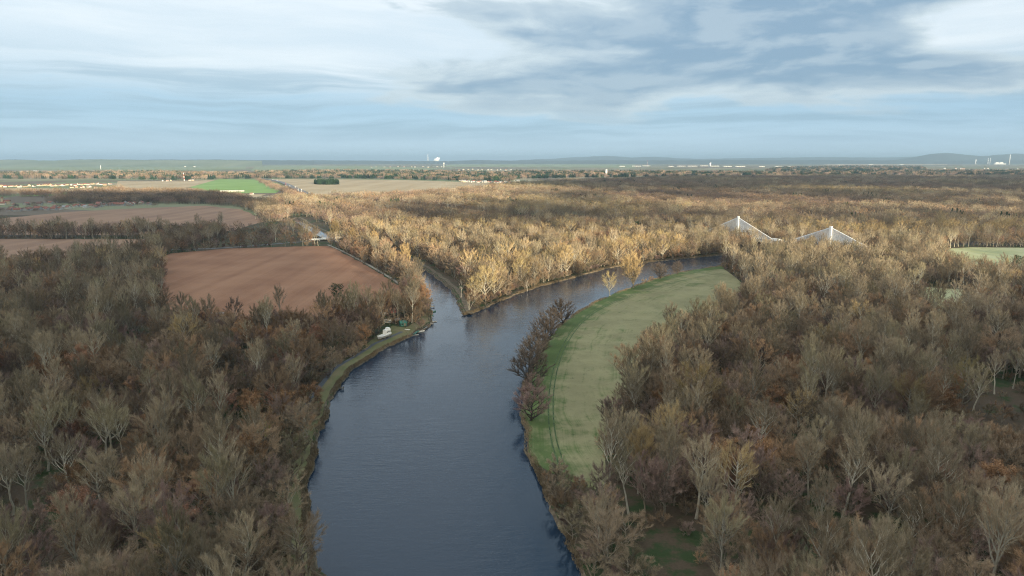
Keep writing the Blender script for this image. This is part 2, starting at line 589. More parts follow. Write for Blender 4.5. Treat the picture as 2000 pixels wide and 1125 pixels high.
bank_sub = south_sub((1412, 519), (1045, 905))
meadow_poly = [p for p in bank_sub] + [p.xy for p in catmull([at(*m) for m in meadow_in], 6.0)]
meadow_np = np.array([tuple(p) for p in meadow_poly])
field_a = poly_at([(318, 503), (332, 495), (440, 486), (560, 482), (640, 480), (668, 493), (705, 513), (745, 536), (778, 559), (790, 568, 6), (770, 577, 15), (650, 592, 16),
                   (560, 586, 16), (450, 603, 16), (330, 597, 16), (312, 550, 8)])
field_b = poly_at([(-400, 471), (0, 467), (180, 467), (300, 467), (296, 476), (240, 484, 12), (120, 492, 14), (0, 497, 14), (-400, 505, 14)])
field_c = poly_at([(-400, 440), (0, 427), (130, 414), (260, 407), (400, 402), (470, 409), (505, 423), (513, 433), (470, 446), (440, 454), (300, 459), (0, 459), (-400, 462)])
field_green = poly_at([(366, 364), (430, 350), (505, 351), (548, 372), (538, 377), (430, 378), (392, 371)])
field_beige = poly_at([(512, 350), (640, 350), (800, 352), (950, 357), (992, 362), (900, 372), (750, 380), (640, 385), (610, 378), (560, 360)])
field_right = poly_at([(1836, 486), (1900, 483), (2000, 484), (2150, 485), (2150, 522, 18), (1990, 513, 18), (1900, 512, 17), (1850, 504, 12)])
clearing = poly_at([(1800, 560), (1880, 566), (1915, 590), (1860, 602, 10), (1795, 590, 8)])
yard = poly_at([(700, 694), (716, 674), (738, 652), (765, 636), (790, 640), (815, 628), (834, 608), (838, 628), (800, 653), (752, 673)])
glade_a = poly_at([(1205, 1040), (1290, 1020), (1370, 1045), (1385, 1110), (1390, 1230), (1290, 1230), (1225, 1120)])
glade_b = poly_at([(60, 925), (130, 912), (145, 960), (120, 1010), (60, 1000)])
glade_c = poly_at([(1890, 775), (2030, 765), (2040, 900), (1960, 905), (1900, 860)])
def ragged(poly, amp=1.6, step=7.0):
    pts = [Vector((p[0], p[1], 0)) for p in poly]
    out = []
    for a_, b_ in zip(pts, pts[1:] + pts[:1]):
        n_ = max(1, int((b_ - a_).length / step))
        for k_ in range(n_):
            q = a_.lerp(b_, k_ / n_)
            out.append(Vector((q.x + random.uniform(-amp, amp), q.y + random.uniform(-amp, amp))))
    return out


field_a, field_b, field_c = ragged(field_a), ragged(field_b, 2.5, 14), ragged(field_c, 4, 25)
glade_a, glade_b, yard = ragged(glade_a, 3.0, 5), ragged(glade_b, 3.0, 5), ragged(yard, 0.8, 4)
FIELDS = [glade_a, glade_b, glade_c, field_a, field_b, field_c, field_green, field_beige, field_right, clearing, yard, meadow_poly]


def sheet(name, poly, z, mat):
    pts = [Vector((p[0], p[1], z)) for p in poly]
    tri = tessellate_polygon([pts])
    faces = []
    for t in tri:
        a, b, c = (pts[i] for i in t)
        faces.append(t if (b - a).cross(c - a).z > 0 else tuple(reversed(t)))
    return mesh_obj(name, pts, faces, mat)


# ---- ground with the river cut out of it, and the water surface
gx = []
for r_, s_ in ((1400, 70.0), (7000, 500.0), (60000, 6000.0)):
    xs = np.arange(-r_, r_ + 1, s_)
    ys = np.arange(-400 if r_ < 3000 else -2000, r_ * 1.15, s_)
    for x in xs:
        for y in ys:
            gx.append((x + random.uniform(-.2, .2) * s_, y + random.uniform(-.2, .2) * s_))
wx0, wy0 = water_np.min(0)
wx1, wy1 = water_np.max(0)
wg = np.array([(x, y) for x in np.arange(-300, 520, 9.0) for y in np.arange(60, 1000, 9.0)]) + rng.uniform(-2, 2, (len(np.arange(-300, 520, 9.0)) * len(np.arange(60, 1000, 9.0)), 2))
wg = wg[inside(water_np, wg)]
gx = np.concatenate([np.array(gx), wg])
keep = dist_line(water_np, gx, True) > 4
gx = gx[keep]
nw = len(water_poly)
cdt = delaunay_2d_cdt([Vector(p) for p in water_poly] + [Vector(p) for p in gx], [(i, (i + 1) % nw) for i in range(nw)], [], 0, 1e-4)
cv, cf = cdt[0], cdt[2]
cents = np.array([tuple((cv[f[0]] + cv[f[1]] + cv[f[2]]) / 3) for f in cf])
win = inside(water_np, cents)


def sub_mesh(name, mask, z, mat):
    faces = [f for f, m_ in zip(cf, mask) if m_]
    used = sorted({i for f in faces for i in f})
    idx = {k: i for i, k in enumerate(used)}
    vs = [(cv[k].x, cv[k].y, z) for k in used]
    fs = []
    for f in faces:
        a, b, c = (cv[k] for k in f)
        cr = (b - a).cross(c - a)
        fs.append(tuple(idx[k] for k in (f if cr > 0 else reversed(f))))
    return mesh_obj(name, vs, fs, mat)


tag(sub_mesh('ground', ~win, 0.0, M['ground']), 'flat river plain of leaf litter and grass', kind='structure')
rv = sub_mesh('river', win, -1.2, M['water'])
rc = np.zeros(len(rv.data.vertices) * 3)
rv.data.vertices.foreach_get('co', rc)
ra = rv.data.attributes.new('bank_dist', 'FLOAT', 'POINT')
ra.data.foreach_set('value', dist_line(water_np[:-2], rc.reshape(-1, 3)[:, :2]))
tag(rv, 'dark blue rippled river with a side channel joining it', kind='structure')

# sloping bank all round the water
bv, bf = [], []
for i, p in enumerate(water_poly):
    a, b = water_poly[i - 1], water_poly[(i + 1) % nw]
    t = (b - a).normalized()
    nrm = Vector((-t.y, t.x))
    if not inside(water_np, np.array([tuple(p + nrm * 0.6)]))[0]:
        nrm = -nrm
    o0, o1 = p - nrm * 1.6, p + nrm * 1.1
    bv += [(o0.x, o0.y, 0.05), (p.x, p.y, -0.12 + 0.1 * math.sin(i)), (o1.x, o1.y, -1.7)]
for i in range(nw):
    j = (i + 1) % nw
    bf += [(3 * i, 3 * i + 1, 3 * j + 1, 3 * j), (3 * i + 1, 3 * i + 2, 3 * j + 2, 3 * j + 1)]
tag(mesh_obj('riverbank', bv, bf, M['bank']), 'low earth bank along the water', kind='structure')

# meadow with its distance to the bank stored for the mowing rows
mx0, my0 = meadow_np.min(0)
mx1, my1 = meadow_np.max(0)
mg = np.array([(x + random.uniform(-1, 1), y + random.uniform(-1, 1)) for x in np.arange(mx0, mx1, 5) for y in np.arange(my0, my1, 5)])
mg = mg[inside(meadow_np, mg) & (dist_line(meadow_np, mg, True) > 2)]
nm_ = len(meadow_poly)
cd2 = delaunay_2d_cdt([Vector(p) for p in meadow_np] + [Vector(p) for p in mg], [(i, (i + 1) % nm_) for i in range(nm_)], [], 0, 1e-4)
mc = np.array([tuple((cd2[0][f[0]] + cd2[0][f[1]] + cd2[0][f[2]]) / 3) for f in cd2[2]])
mi = inside(meadow_np, mc)
fs = []
for f, k in zip(cd2[2], mi):
    if k:
        a, b, c = (cd2[0][q] for q in f)
        fs.append(tuple(f) if (b - a).cross(c - a) > 0 else tuple(reversed(f)))
mo = mesh_obj('meadow', [(p.x, p.y, 0.06) for p in cd2[0]], fs, M['meadow'])
att = mo.data.attributes.new('bank_dist', 'FLOAT', 'POINT')
att.data.foreach_set('value', dist_line(south_np, np.array([tuple(p) for p in cd2[0]])))
tag(mo, 'crescent of mown green meadow inside the river bend', kind='structure')

for nm, poly, z, mat, lab in (
        ('ploughed_field', field_a, 0.06, 'soil_red', 'reddish ploughed field behind the left forest'),
        ('ploughed_field', field_b, 0.06, 'soil_brown', 'narrow brown field strip before the hedgerow'),
        ('ploughed_field', field_c, 0.10, 'soil_brown', 'broad brown field before the village'),
        ('crop_field', field_green, 0.3, 'crop', 'bright green field beside the motorway'),
        ('stubble_field', field_beige, 0.3, 'stubble', 'wide beige field beyond the motorway'),
        ('pasture', field_right, 0.1, 'pasture', 'pale pasture beyond the right forest'),
        ('clearing', clearing, 0.06, 'pasture', 'small green clearing among the right forest'),
        ('glade', glade_a, 0.05, 'garlic', 'green ground between the trunks of the near right forest'),
        ('glade', glade_b, 0.05, 'garlic', 'green ground in a gap of the left forest'),
        ('yard', yard, 0.05, 'grass', 'grassy landing place on the left bank')):
    tag(sheet(nm, poly, z, M[mat]), lab, kind='structure')


def farmland_mat():
    m, g = new_mat('patchwork_farmland')
    p = pos(g)
    vo = g.n('ShaderNodeTexVoronoi', feature='F1')
    g.link(g.mapping(p, scale=(0.0016, 0.0030, 1)), vo.inputs['Vector'])
    vo.inputs['Scale'].default_value = 1.0
    sc = g.n('ShaderNodeSeparateColor')
    g.link(vo.outputs['Color'], sc.inputs[0])
    a = g.mix(g.step(sc.outputs[0], 0.3, 0.7), (0.17, 0.20, 0.10), (0.33, 0.28, 0.19))
    c = g.mix(g.step(sc.outputs[1], 0.55, 0.6), a, (0.17, 0.125, 0.095))
    n = g.noise(p, 0.01, 4, 0.6)
    finish(g, g.mix(g.math('MULTIPLY', n, 0.5), c, (0.10, 0.10, 0.06)), 0.95, spec=0.1)
    return m


M['farmland'] = farmland_mat()
fm = MB().add([(-60000, 1460, 0.03), (60000, 1460, 0.03), (60000, 66000, 0.03), (-60000, 66000, 0.03)], [(0, 1, 2, 3)]).build('farmland', M['farmland'])
tag(fm, 'patchwork of fields over the far plain', kind='structure')


def ribbon(name, pts, width, z, mat, step=5.0, label=None, kind='structure'):
    pts = catmull([Vector((p[0], p[1], 0)) for p in pts], step)
    vs, fs = [], []
    for i, p in enumerate(pts):
        t = (pts[min(i + 1, len(pts) - 1)] - pts[max(i - 1, 0)]).normalized()
        nn = Vector((-t.y, t.x, 0)) * width / 2
        vs += [(p.x - nn.x, p.y - nn.y, z), (p.x + nn.x, p.y + nn.y, z)]
    for i in range(len(pts) - 1):
        fs.append((2 * i, 2 * i + 2, 2 * i + 3, 2 * i + 1)[::-1])
    return tag(mesh_obj(name, vs, fs, mat), label, kind=kind), pts


def offset_line(line, d, sub=3):
    line = [Vector(p) for p in line][::sub]
    out = []
    for i, p in enumerate(line):
        t = (line[min(i + 2, len(line) - 1)] - line[max(i - 2, 0)]).normalized()
        out.append(p + Vector((-t.y, t.x)) * d)
    return out


# grass verge, riverside path and the wheel tracks on the meadow
left_np = LINE['left']
li0 = int(np.argmin(np.hypot(*(left_np - np.array(at(627, 1125).xy)).T)))
li1 = int(np.argmin(np.hypot(*(left_np - np.array(at(820, 643).xy)).T)))
lsub = left_np[max(li0 - 20, 0):li1]
ribbon('verge', offset_line(lsub, 5.6), 7.6, 0.07, M['grass'], label='strip of rough grass between forest and water')
ls2 = left_np[int(np.argmin(np.hypot(*(left_np - np.array(at(640, 795).xy)).T))):li1]
_, path_pts = ribbon('path', offset_line(ls2, 9.0), 2.6, 0.11, M['asphalt'], label='grey asphalt riverside path on the left bank')
trk = []
for u, v in [(1412, 533), (1370, 540), (1320, 551), (1270, 564), (1220, 582), (1170, 604), (1135, 630), (1108, 665), (1088, 710), (1078, 760), (1076, 810), (1082, 860), (1096, 905)]:
    trk.append(at(u, v).xy)
tb = empty('meadow_track')
tag(tb, 'dark green wheel track curving along the meadow', kind='structure')
for k, d in enumerate((-1.1, 1.1)):
    o, _ = ribbon('wheel_rut', offset_line([p.xy for p in catmull([p.to_3d() for p in trk], 5)], d, 1), 0.6, 0.10 + 0.004 * k, M['track'], kind=None)
    o.parent = tb
ribbon('field_track', [at(u, v).xy for u, v in [(640, 478), (672, 492), (710, 512), (750, 535), (783, 556)]], 3.0, 0.13, M['gravel'], label='pale farm track along the ploughed field')
ribbon('towpath', offset_line(LINE['canal'], 5.0), 4.0, 0.10, M['bank'], label='bare earth towpath beside the side channel')

# motorway running from the far fields to the cable-stayed bridge
BR0, BR1 = at(1340, 450, 11), at(1742, 497, 11)         # bridge deck ends
mway = [at(470, 344).xy, at(540, 354).xy, at(615, 384).xy, at(760, 405).xy, at(1000, 426).xy, at(1170, 441).xy, at(1280, 447).xy, BR0.xy]
mway_o, mway_pts = ribbon('motorway', mway, 27.0, 2.5, M['road'], 40.0, 'motorway running through the far fields')
MWAY = np.array([(p.x, p.y) for p in mway_pts])
BRL = np.array([tuple(BR0.xy), tuple(BR1.xy)])
lane_road = [at(300, 489).xy, at(430, 485).xy, at(560, 475).xy, at(612, 471).xy]
ribbon('road', lane_road, 6.0, 0.35, M['road'], 8.0, 'country road behind the red field')


# ------------------------------------------------------------------ trees
def unit(v):
    return v / np.maximum(np.linalg.norm(v, axis=-1, keepdims=True), 1e-9)


def np_tube(P, rad, sides):
    """P (n,3), rad (n) -> verts, quads"""
    n = len(P)
    T = np.gradient(P, axis=0)
    T = unit(T)
    ref = np.array([0.31, 0.77, 0.55])
    A = unit(np.cross(T, ref))
    B = np.cross(T, A)
    an = np.arange(sides) * 2 * np.pi / sides
    v = P[:, None, :] + rad[:, None, None] * (A[:, None, :] * np.cos(an)[None, :, None] + B[:, None, :] * np.sin(an)[None, :, None])
    i = np.arange(n - 1)[:, None] * sides
    k = np.arange(sides)[None, :]
    k2 = (k + 1) % sides
    f = np.stack([i + k, i + k2, i + sides + k2, i + sides + k], -1).reshape(-1, 4)
    return v.reshape(-1, 3), f


class Geo:
    def __init__(self):
        self.v, self.q, self.t, self.n = [], [], [], 0

    def quads(self, v, f):
        self.v.append(v)
        self.q.append(f + self.n)
        self.n += len(v)

    def tris(self, v, f):
        self.v.append(v)
        self.t.append(f + self.n)
        self.n += len(v)

    def faces(self):
        q = [tuple(r) for a in self.q for r in a.tolist()]
        t = [tuple(r) for a in self.t for r in a.tolist()]
        return q + t

    def verts(self):
        return np.concatenate(self.v) if self.v else np.zeros((0, 3))


def twig_tris(geo, base, d, ln, wd, rg):
    """thin upright-ish triangles, one for each twig"""
    side = unit(np.cross(d, rg.normal(size=d.shape)))
    tip = base + d * ln[:, None]
    v = np.stack([base - side * wd[:, None] / 2, base + side * wd[:, None] / 2, tip], 1).reshape(-1, 3)
    geo.tris(v, np.arange(len(v)).reshape(-1, 3))


def leaf_tris(geo, c, size, rg):
    a = unit(rg.normal(size=c.shape)) * size[:, None]
    b = unit(rg.normal(size=c.shape)) * size[:, None]
    v = np.stack([c, c + a, c + b], 1).reshape(-1, 3)
    geo.tris(v, np.arange(len(v)).reshape(-1, 3))


def make_tree(seed, h=22, clear=0.35, rx=6, n1=9, n2=6, n3=5, n4=6, up=0.5, tw=(0.45, 1.0), wd=0.055, r0=0.30, leaf=0, stems=1, spread=1.0, lod=1.0, whip=None):
    rg = np.random.default_rng(seed)
    T, C = Geo(), Geo()
    cz, rz = h * (1 + clear) / 2, h * (1 - clear) / 2
    tw_b, tw_d, wh_b, wh_d, wh_l = [], [], [], [], []
    whip = 0.080 * h if whip is None else whip
    for s in range(stems):
        off = np.array([0, 0, 0.0]) if stems == 1 else np.append(rg.normal(size=2) * 0.35 * spread, 0)
        lean = rg.normal(size=2) * (0.04 if stems == 1 else 0.16 * spread) * h
        top = h * rg.uniform(0.72, 0.86)
        t = np.linspace(0, 1, 7)
        P = np.stack([off[0] + lean[0] * t ** 1.5 + np.cumsum(rg.normal(size=7) * 0.012 * h * np.r_[0, np.ones(6)]), off[1] + lean[1] * t ** 1.5 + np.cumsum(rg.normal(size=7) * 0.012 * h * np.r_[0, np.ones(6)]), t * top - 0.3], -1)
        rr = r0 * (1 - 0.86 * t) / math.sqrt(stems)
        rr[0] *= 1.3
        v, f = np_tube(P, rr, 6)
        T.quads(v, f)
        m1 = max(3, n1 // stems)
        az0 = rg.uniform(0, 6.28)
        for i in range(m1):
            ts = clear * 0.9 + (0.97 - clear * 0.9) * ((i + rg.uniform(0, 0.8)) / m1)
            k = min(int(ts * 6), 5)
            fr = ts * 6 - k
            st = P[k] * (1 - fr) + P[k + 1] * fr
            a = az0 + i * 2.4 + rg.uniform(-0.4, 0.4)
            rel = (i + 0.5) / m1
            # aim for a point on the crown's envelope
            phi = math.asin(min(0.98, max(-0.6, -0.35 + 1.25 * rel + rg.uniform(-.15, .15))))
            rxx = rx * rg.uniform(0.80, 1.02) / (1 if stems == 1 else 1.3)
            end = np.array([P[-1, 0] * 0.4 + math.cos(a) * math.cos(phi) * rxx, P[-1, 1] * 0.4 + math.sin(a) * math.cos(phi) * rxx, cz + rz * math.sin(phi) * rg.uniform(0.85, 1.03)])
            L = np.linalg.norm(end - st)
            ctrl = st + (end - st) * 0.45 + np.array([math.cos(a), math.sin(a), 0]) * L * 0.12 * (1 - up) - np.array([0, 0, 1.0]) * L * 0.10 * (up - 0.5)
            q = np.linspace(0, 1, 5)[:, None]
            Q = (1 - q) ** 2 * st + 2 * q * (1 - q) * ctrl + q ** 2 * end + np.r_[np.zeros((1, 3)), rg.normal(size=(4, 3)) * L * 0.018]
            rl = max(0.075, r0 * (1 - ts) * 0.95) / math.sqrt(stems) * (1 - 0.8 * q[:, 0])
            v, f = np_tube(Q, np.maximum(rl, 0.022), 4)
            T.quads(v, f)
            for j in range(n2):
                s2 = 0.28 + 0.72 * (j + rg.uniform(0, 1)) / n2
                k2 = min(int(s2 * 4), 3)
                st2 = Q[k2] * (1 - (s2 * 4 - k2)) + Q[k2 + 1] * (s2 * 4 - k2)
                tan = unit(Q[k2 + 1] - Q[k2])
                d2 = unit(tan * 0.9 + unit(rg.normal(size=3)) * 0.85 + np.array([0, 0, up * 0.6]))
                L2 = L * 0.37 * (1.15 - 0.5 * s2) * rg.uniform(0.75, 1.25)
                e2 = st2 + d2 * L2 + np.array([0, 0, up * 0.18 * L2])
                q3 = np.linspace(0, 1, 3)[:, None]
                W = st2 + (e2 - st2) * q3 + rg.normal(size=(3, 3)) * L2 * 0.03 * np.array([[0], [1], [0.5]])
                v, f = np_tube(W, np.maximum(rl[k2] * 0.6 * np.array([1, 0.7, 0.35]), 0.02), 3)
                T.quads(v, f)
                # long whips that radiate outwards and up, each with a spray of fine twigs
                s3 = rg.uniform(0.1, 1.0, n3)[:, None]
                st3 = st2 + (e2 - st2) * s3
                outw = unit(st3 - np.array([P[-1, 0] * .5, P[-1, 1] * .5, cz - 0.6 * rz]))
                dw = unit(d2 * 0.40 + outw * 0.70 + unit(rg.normal(size=(n3, 3))) * 0.42 + np.array([0, 0, up * 0.55]))
                lw = rg.uniform(0.55, 1.25, n3) * whip
                wh_b.append(st3)
                wh_d.append(dw)
                wh_l.append(lw)
                nn = max(1, int(round(n4 * lod)))
                ss = rg.uniform(0.25, 1.0, (n3, nn))[:, :, None]
                tw_b.append((st3[:, None] + dw[:, None] * lw[:, None, None] * ss).reshape(-1, 3))
                tw_d.append(unit(dw[:, None] * 0.8 + unit(rg.normal(size=(n3, nn, 3))) * 0.75 + np.array([0, 0, up * 0.25])).reshape(-1, 3))
    B, D = np.concatenate(tw_b), np.concatenate(tw_d)
    n = len(B)
    WB, WD, WL = np.concatenate(wh_b), np.concatenate(wh_d), np.concatenate(wh_l)
    twig_tris(C, WB, WD, WL, wd * 1.25 * rg.uniform(0.8, 1.3, len(WB)), rg)
    if leaf:
        leaf_tris(C, B + D * rg.uniform(0, 1.1, n)[:, None], rg.uniform(0.6, 1.25, n) * leaf, rg)
    else:
        twig_tris(C, B, D, rg.uniform(*tw, n), wd * 0.65 * rg.uniform(0.7, 1.3, n) / math.sqrt(lod), rg)
    return T, C


def make_conifer(seed, h=18, rx=3.5, pine=False):
    rg = np.random.default_rng(seed)
    T, C = Geo(), Geo()
    t = np.linspace(0, 1, 6)
    P = np.stack([rg.normal(size=6) * 0.08, rg.normal(size=6) * 0.08, t * h * 0.97 - 0.3], -1)
    v, f = np_tube(P, 0.28 * (1 - 0.9 * t), 6)
    T.quads(v, f)
    pts, ds = [], []
    n = 26 if pine else 46
    for i in range(n):
        s = (0.5 if pine else 0.14) + (0.5 if pine else 0.86) * i / n
        a = i * 2.4 + rg.uniform(-.3, .3)
        r = rx * ((1.05 - abs(s - 0.75) * 1.6) if pine else (1.08 - s)) * rg.uniform(0.7, 1.15)
        st = np.array([0, 0, s * h])
        e = st + np.array([math.cos(a) * r, math.sin(a) * r, r * (0.25 if pine else -0.15)])
        v, f = np_tube(np.stack([st, e]), np.array([0.06, 0.02]), 3)
        T.quads(v, f)
        m = 90 if pine else 110
        q = rg.uniform(0.25, 1.05, m)[:, None]
        pts.append(st + (e - st) * q + rg.normal(size=(m, 3)) * (0.5 if pine else 0.32) + (e - st) * (0.25 if pine else 0))
    c = np.concatenate(pts)
    leaf_tris(C, c, rg.uniform(0.3, 0.65, len(c)), rg)
    return T, C


def geo_mesh(name, geo, mat):
    me = bpy.data.meshes.new(name)
    me.from_pydata(geo.verts().tolist(), [], geo.faces())
    me.materials.append(mat)
    me.update()
    return me


def joined(name, parts):
    vs, fs, mi, k = [], [], [], 0
    me = bpy.data.meshes.new(name)
    for j, (geo, mat) in enumerate(parts):
        v = geo.verts()
        vs += v.tolist()
        f = geo.faces()
        fs += [tuple(i + k for i in q) for q in f]
        mi += [j] * len(f)
        k += len(v)
        me.materials.append(mat)
    me.from_pydata(vs, [], fs)
    me.polygons.foreach_set('material_index', mi)
    me.update()
    return bpy.data.objects.new(name, me)          # only a source for the scattered woods


# kind: (make_tree settings, bark, twigs, look)
ASH = dict(h=25, clear=0.50, rx=5.2, n1=14, n2=7, n3=13, n4=6, whip=1.7, up=0.85, r0=0.42)
OAK = dict(h=21, clear=0.22, rx=8.0, n1=17, n2=8, n3=17, up=0.22, r0=0.42, n4=5)
MED = dict(h=17, clear=0.22, rx=5.6, n1=15, n2=7, n3=17, up=0.35, r0=0.26, n4=5, tw=(0.4, 0.85))
KINDS = []
for s in range(4):
    KINDS.append(dict(g=dict(ASH, h=(26, 29, 24, 27)[s], rx=(5.0, 4.2, 5.8, 4.7)[s]), bark='bark_pale', twig='twig_grey', look='tall pale fan-crowned tree', seed=10 + s))
for s in range(4):
    KINDS.append(dict(g=dict(OAK, h=(21, 19, 22, 20)[s], rx=(8.0, 6.8, 7.4, 8.4)[s]), bark='bark_brown', twig='twig_brown', look='broad brown bare tree', seed=20 + s))
for s in range(3):
    KINDS.append(dict(g=dict(MED, h=(17, 15, 18.5)[s]), bark='bark_brown', twig='twig_purple', look='dusky purple-brown bare tree', seed=30 + s))
for s in range(2):
    KINDS.append(dict(g=dict(MED, h=(15, 16.5)[s], rx=5.4, n4=6, leaf=0.26), bark='bark_brown', twig='twig_rust', look='rust-brown leafy tree', seed=40 + s))
for s in range(2):
    KINDS.append(dict(g=dict(OAK, h=(24, 26)[s], clear=0.2, rx=(7.4, 8.2)[s], up=0.45), bark='bark_pale', twig='twig_gold', look='yellowish upswept bare tree', seed=50 + s))
for s in range(2):                                                        # 15, 16 understorey
    KINDS.append(dict(g=dict(MED, h=(9, 7)[s], clear=0.12, rx=(3.4, 3.0)[s], n1=9, n2=5, n3=12, n4=5, r0=0.12), bark='bark_brown', twig=('twig_brown', 'twig_grey')[s], look='small bare brown tree', seed=60 + s))
for s in range(2):                                                        # 17, 18 shrubs
    KINDS.append(dict(g=dict(MED, h=(4.2, 3.4)[s], clear=0.05, rx=(2.6, 2.2)[s], n1=12, n2=4, n3=10, n4=4, r0=0.14, stems=4, spread=1.2, tw=(0.3, 0.7), whip=0.9), bark='bark_brown', twig=('twig_brown', 'twig_purple')[s], look='low bare shrub', seed=70 + s))
for s in range(2):                                                        # 19, 20 dark riverside alders
    KINDS.append(dict(g=dict(OAK, h=(16, 15)[s], clear=0.04, rx=(6.8, 7.2)[s], n1=26, n2=8, n3=15, n4=5, up=0.6, r0=0.34), bark='bark_dark', twig='twig_dark', look='dark bare alder', seed=80 + s))
for k in KINDS:
    T_, C_ = make_tree(k['seed'], **k['g'])
    k['T'], k['C'] = T_, C_
    k['h'] = k['g']['h']
    k['trunk'] = geo_mesh('trunk', T_, M[k['bark']])
    k['crown'] = geo_mesh('crown', C_, M[k['twig']])
    k['src'] = joined('wood_source', [(T_, M[k['bark']]), (C_, M[k['twig']])])
    # thinner model for trees far away: fewer, wider twigs
    T2, C2 = make_tree(k['seed'], **dict(k['g'], n2=5, n3=9, n4=3, lod=1.0, wd=0.11))
    k['far'] = joined('wood_source_far', [(T2, M[k['bark']]), (C2, M[k['twig']])])


def clump(seed, n, size, kinds, lod=0.16):
    """a patch of woodland a few trees across, for woods a kilometre and more away"""
    rg = np.random.default_rng(seed)
    parts = []
    by = {}
    cells = int(math.ceil(math.sqrt(n)))
    for i in range(n):
        k = KINDS[kinds[rg.integers(len(kinds))]]
        T2, C2 = make_tree(seed * 31 + i, **dict(k['g'], n1=7, n2=4, n3=6, n4=1, lod=1.0, wd=0.24, tw=(0.8, 1.6)))
        x = ((i % cells) + rg.uniform(0.1, 0.9)) / cells - 0.5
        y = ((i // cells) + rg.uniform(0.1, 0.9)) / cells - 0.5
        sc = rg.uniform(0.8, 1.1)
        for geo, mt in ((T2, k['bark']), (C2, k['twig'])):
            for a in range(len(geo.v)):
                geo.v[a] = geo.v[a] * sc + np.array([x * size, y * size, 0])
            G = by.setdefault(mt, Geo())
            off = G.n
            G.v += geo.v
            G.q += [q + off for q in geo.q]
            G.t += [q + off for q in geo.t]
            G.n += geo.n
    return joined('wood_patch_source', [(G, M[m_]) for m_, G in by.items()])


def pine_clump():
    G1, G2 = Geo(), Geo()
    for i in range(9):
        T2, C2 = make_conifer(700 + i, 15 + i % 4 * 2, 3.6)
        off = np.array([(i % 3 - 1) * 8.0 + rng.uniform(-2, 2), (i // 3 - 1) * 8.0 + rng.uniform(-2, 2), 0])
        for src_, G in ((T2, G1), (C2, G2)):
            b0 = G.n
            G.v += [v + off for v in src_.v]
            G.q += [q + b0 for q in src_.q]
            G.t += [q + b0 for q in src_.t]
            G.n += src_.n
    return joined('pine_patch_source', [(G1, M['bark_dark']), (G2, M['needles'])])


CL = [clump(900 + i, 12, 30, ks) for i, ks in enumerate(([4, 5, 6, 8, 10], [4, 6, 7, 0, 14], [8, 9, 10, 5, 11], [4, 7, 8, 5, 14], [0, 1, 2, 4, 8], [8, 9, 10, 10, 4]))] + [pine_clump()]


def scatter(name, pts, variants, label, zs=None):
    """woodland too large to count: one object, trees placed by geometry nodes. pts rows: x, y, rot, scale, variant"""
    me = bpy.data.meshes.new(name)
    me.vertices.add(len(pts))
    P3 = np.zeros((len(pts), 3), np.float32)
    P3[:, :2] = pts[:, :2]
    if zs is not None:
        P3[:, 2] = zs
    me.vertices.foreach_set('co', P3.ravel())
    for k, nm in ((2, 'turn'), (3, 'size')):
        a = me.attributes.new(nm, 'FLOAT', 'POINT')
        a.data.foreach_set('value', pts[:, k].astype(np.float32))
    a = me.attributes.new('variant', 'INT', 'POINT')
    a.data.foreach_set('value', pts[:, 4].astype(np.int32))
    o = link(bpy.data.objects.new(name, me))
    ng = bpy.data.node_groups.new(name, 'GeometryNodeTree')
    ng.interface.new_socket('Geometry', in_out='INPUT', socket_type='NodeSocketGeometry')
    ng.interface.new_socket('Geometry', in_out='OUTPUT', socket_type='NodeSocketGeometry')
    N, L = ng.nodes, ng.links
    gi, go = N.new('NodeGroupInput'), N.new('NodeGroupOutput')

    def attr(nm, ty):
        nd = N.new('GeometryNodeInputNamedAttribute')
        nd.data_type = ty
        nd.inputs[0].default_value = nm
        return nd.outputs[0]
    rot = N.new('ShaderNodeCombineXYZ')
    L.new(attr('turn', 'FLOAT'), rot.inputs[2])
    scl = attr('size', 'FLOAT')
    var = attr('variant', 'INT')
    join = N.new('GeometryNodeJoinGeometry')
    present = set(pts[:, 4].astype(int).tolist())
    for k, src in enumerate(variants):
        if k not in present:
            continue
        oi = N.new('GeometryNodeObjectInfo')
        oi.inputs['Object'].default_value = src
        oi.inputs['As Instance'].default_value = False
        cmp_ = N.new('FunctionNodeCompare')
        cmp_.data_type = 'INT'
        cmp_.operation = 'EQUAL'
        L.new(var, cmp_.inputs[2])
        cmp_.inputs[3].default_value = k
        ip = N.new('GeometryNodeInstanceOnPoints')
        L.new(gi.outputs[0], ip.inputs['Points'])
        L.new(cmp_.outputs[0], ip.inputs['Selection'])
        L.new(oi.outputs['Geometry'], ip.inputs['Instance'])
        L.new(rot.outputs[0], ip.inputs['Rotation'])
        L.new(scl, ip.inputs['Scale'])
        L.new(ip.outputs[0], join.inputs[0])
    L.new(join.outputs[0], go.inputs[0])
    mod = o.modifiers.new('wood', 'NODES')
    mod.node_group = ng
    return tag(o, label, kind='stuff')


def jitter_grid(x0, x1, y0, y1, s, rg):
    xs = np.arange(x0, x1, s)
    ys = np.arange(y0, y1, s * 0.87)
    gx_, gy_ = np.meshgrid(xs, ys)
    gx_ = gx_ + (np.arange(len(ys)) % 2)[:, None] * s / 2
    p = np.stack([gx_.ravel(), gy_.ravel()], -1)
    return p + rg.uniform(-0.42, 0.42, p.shape) * s


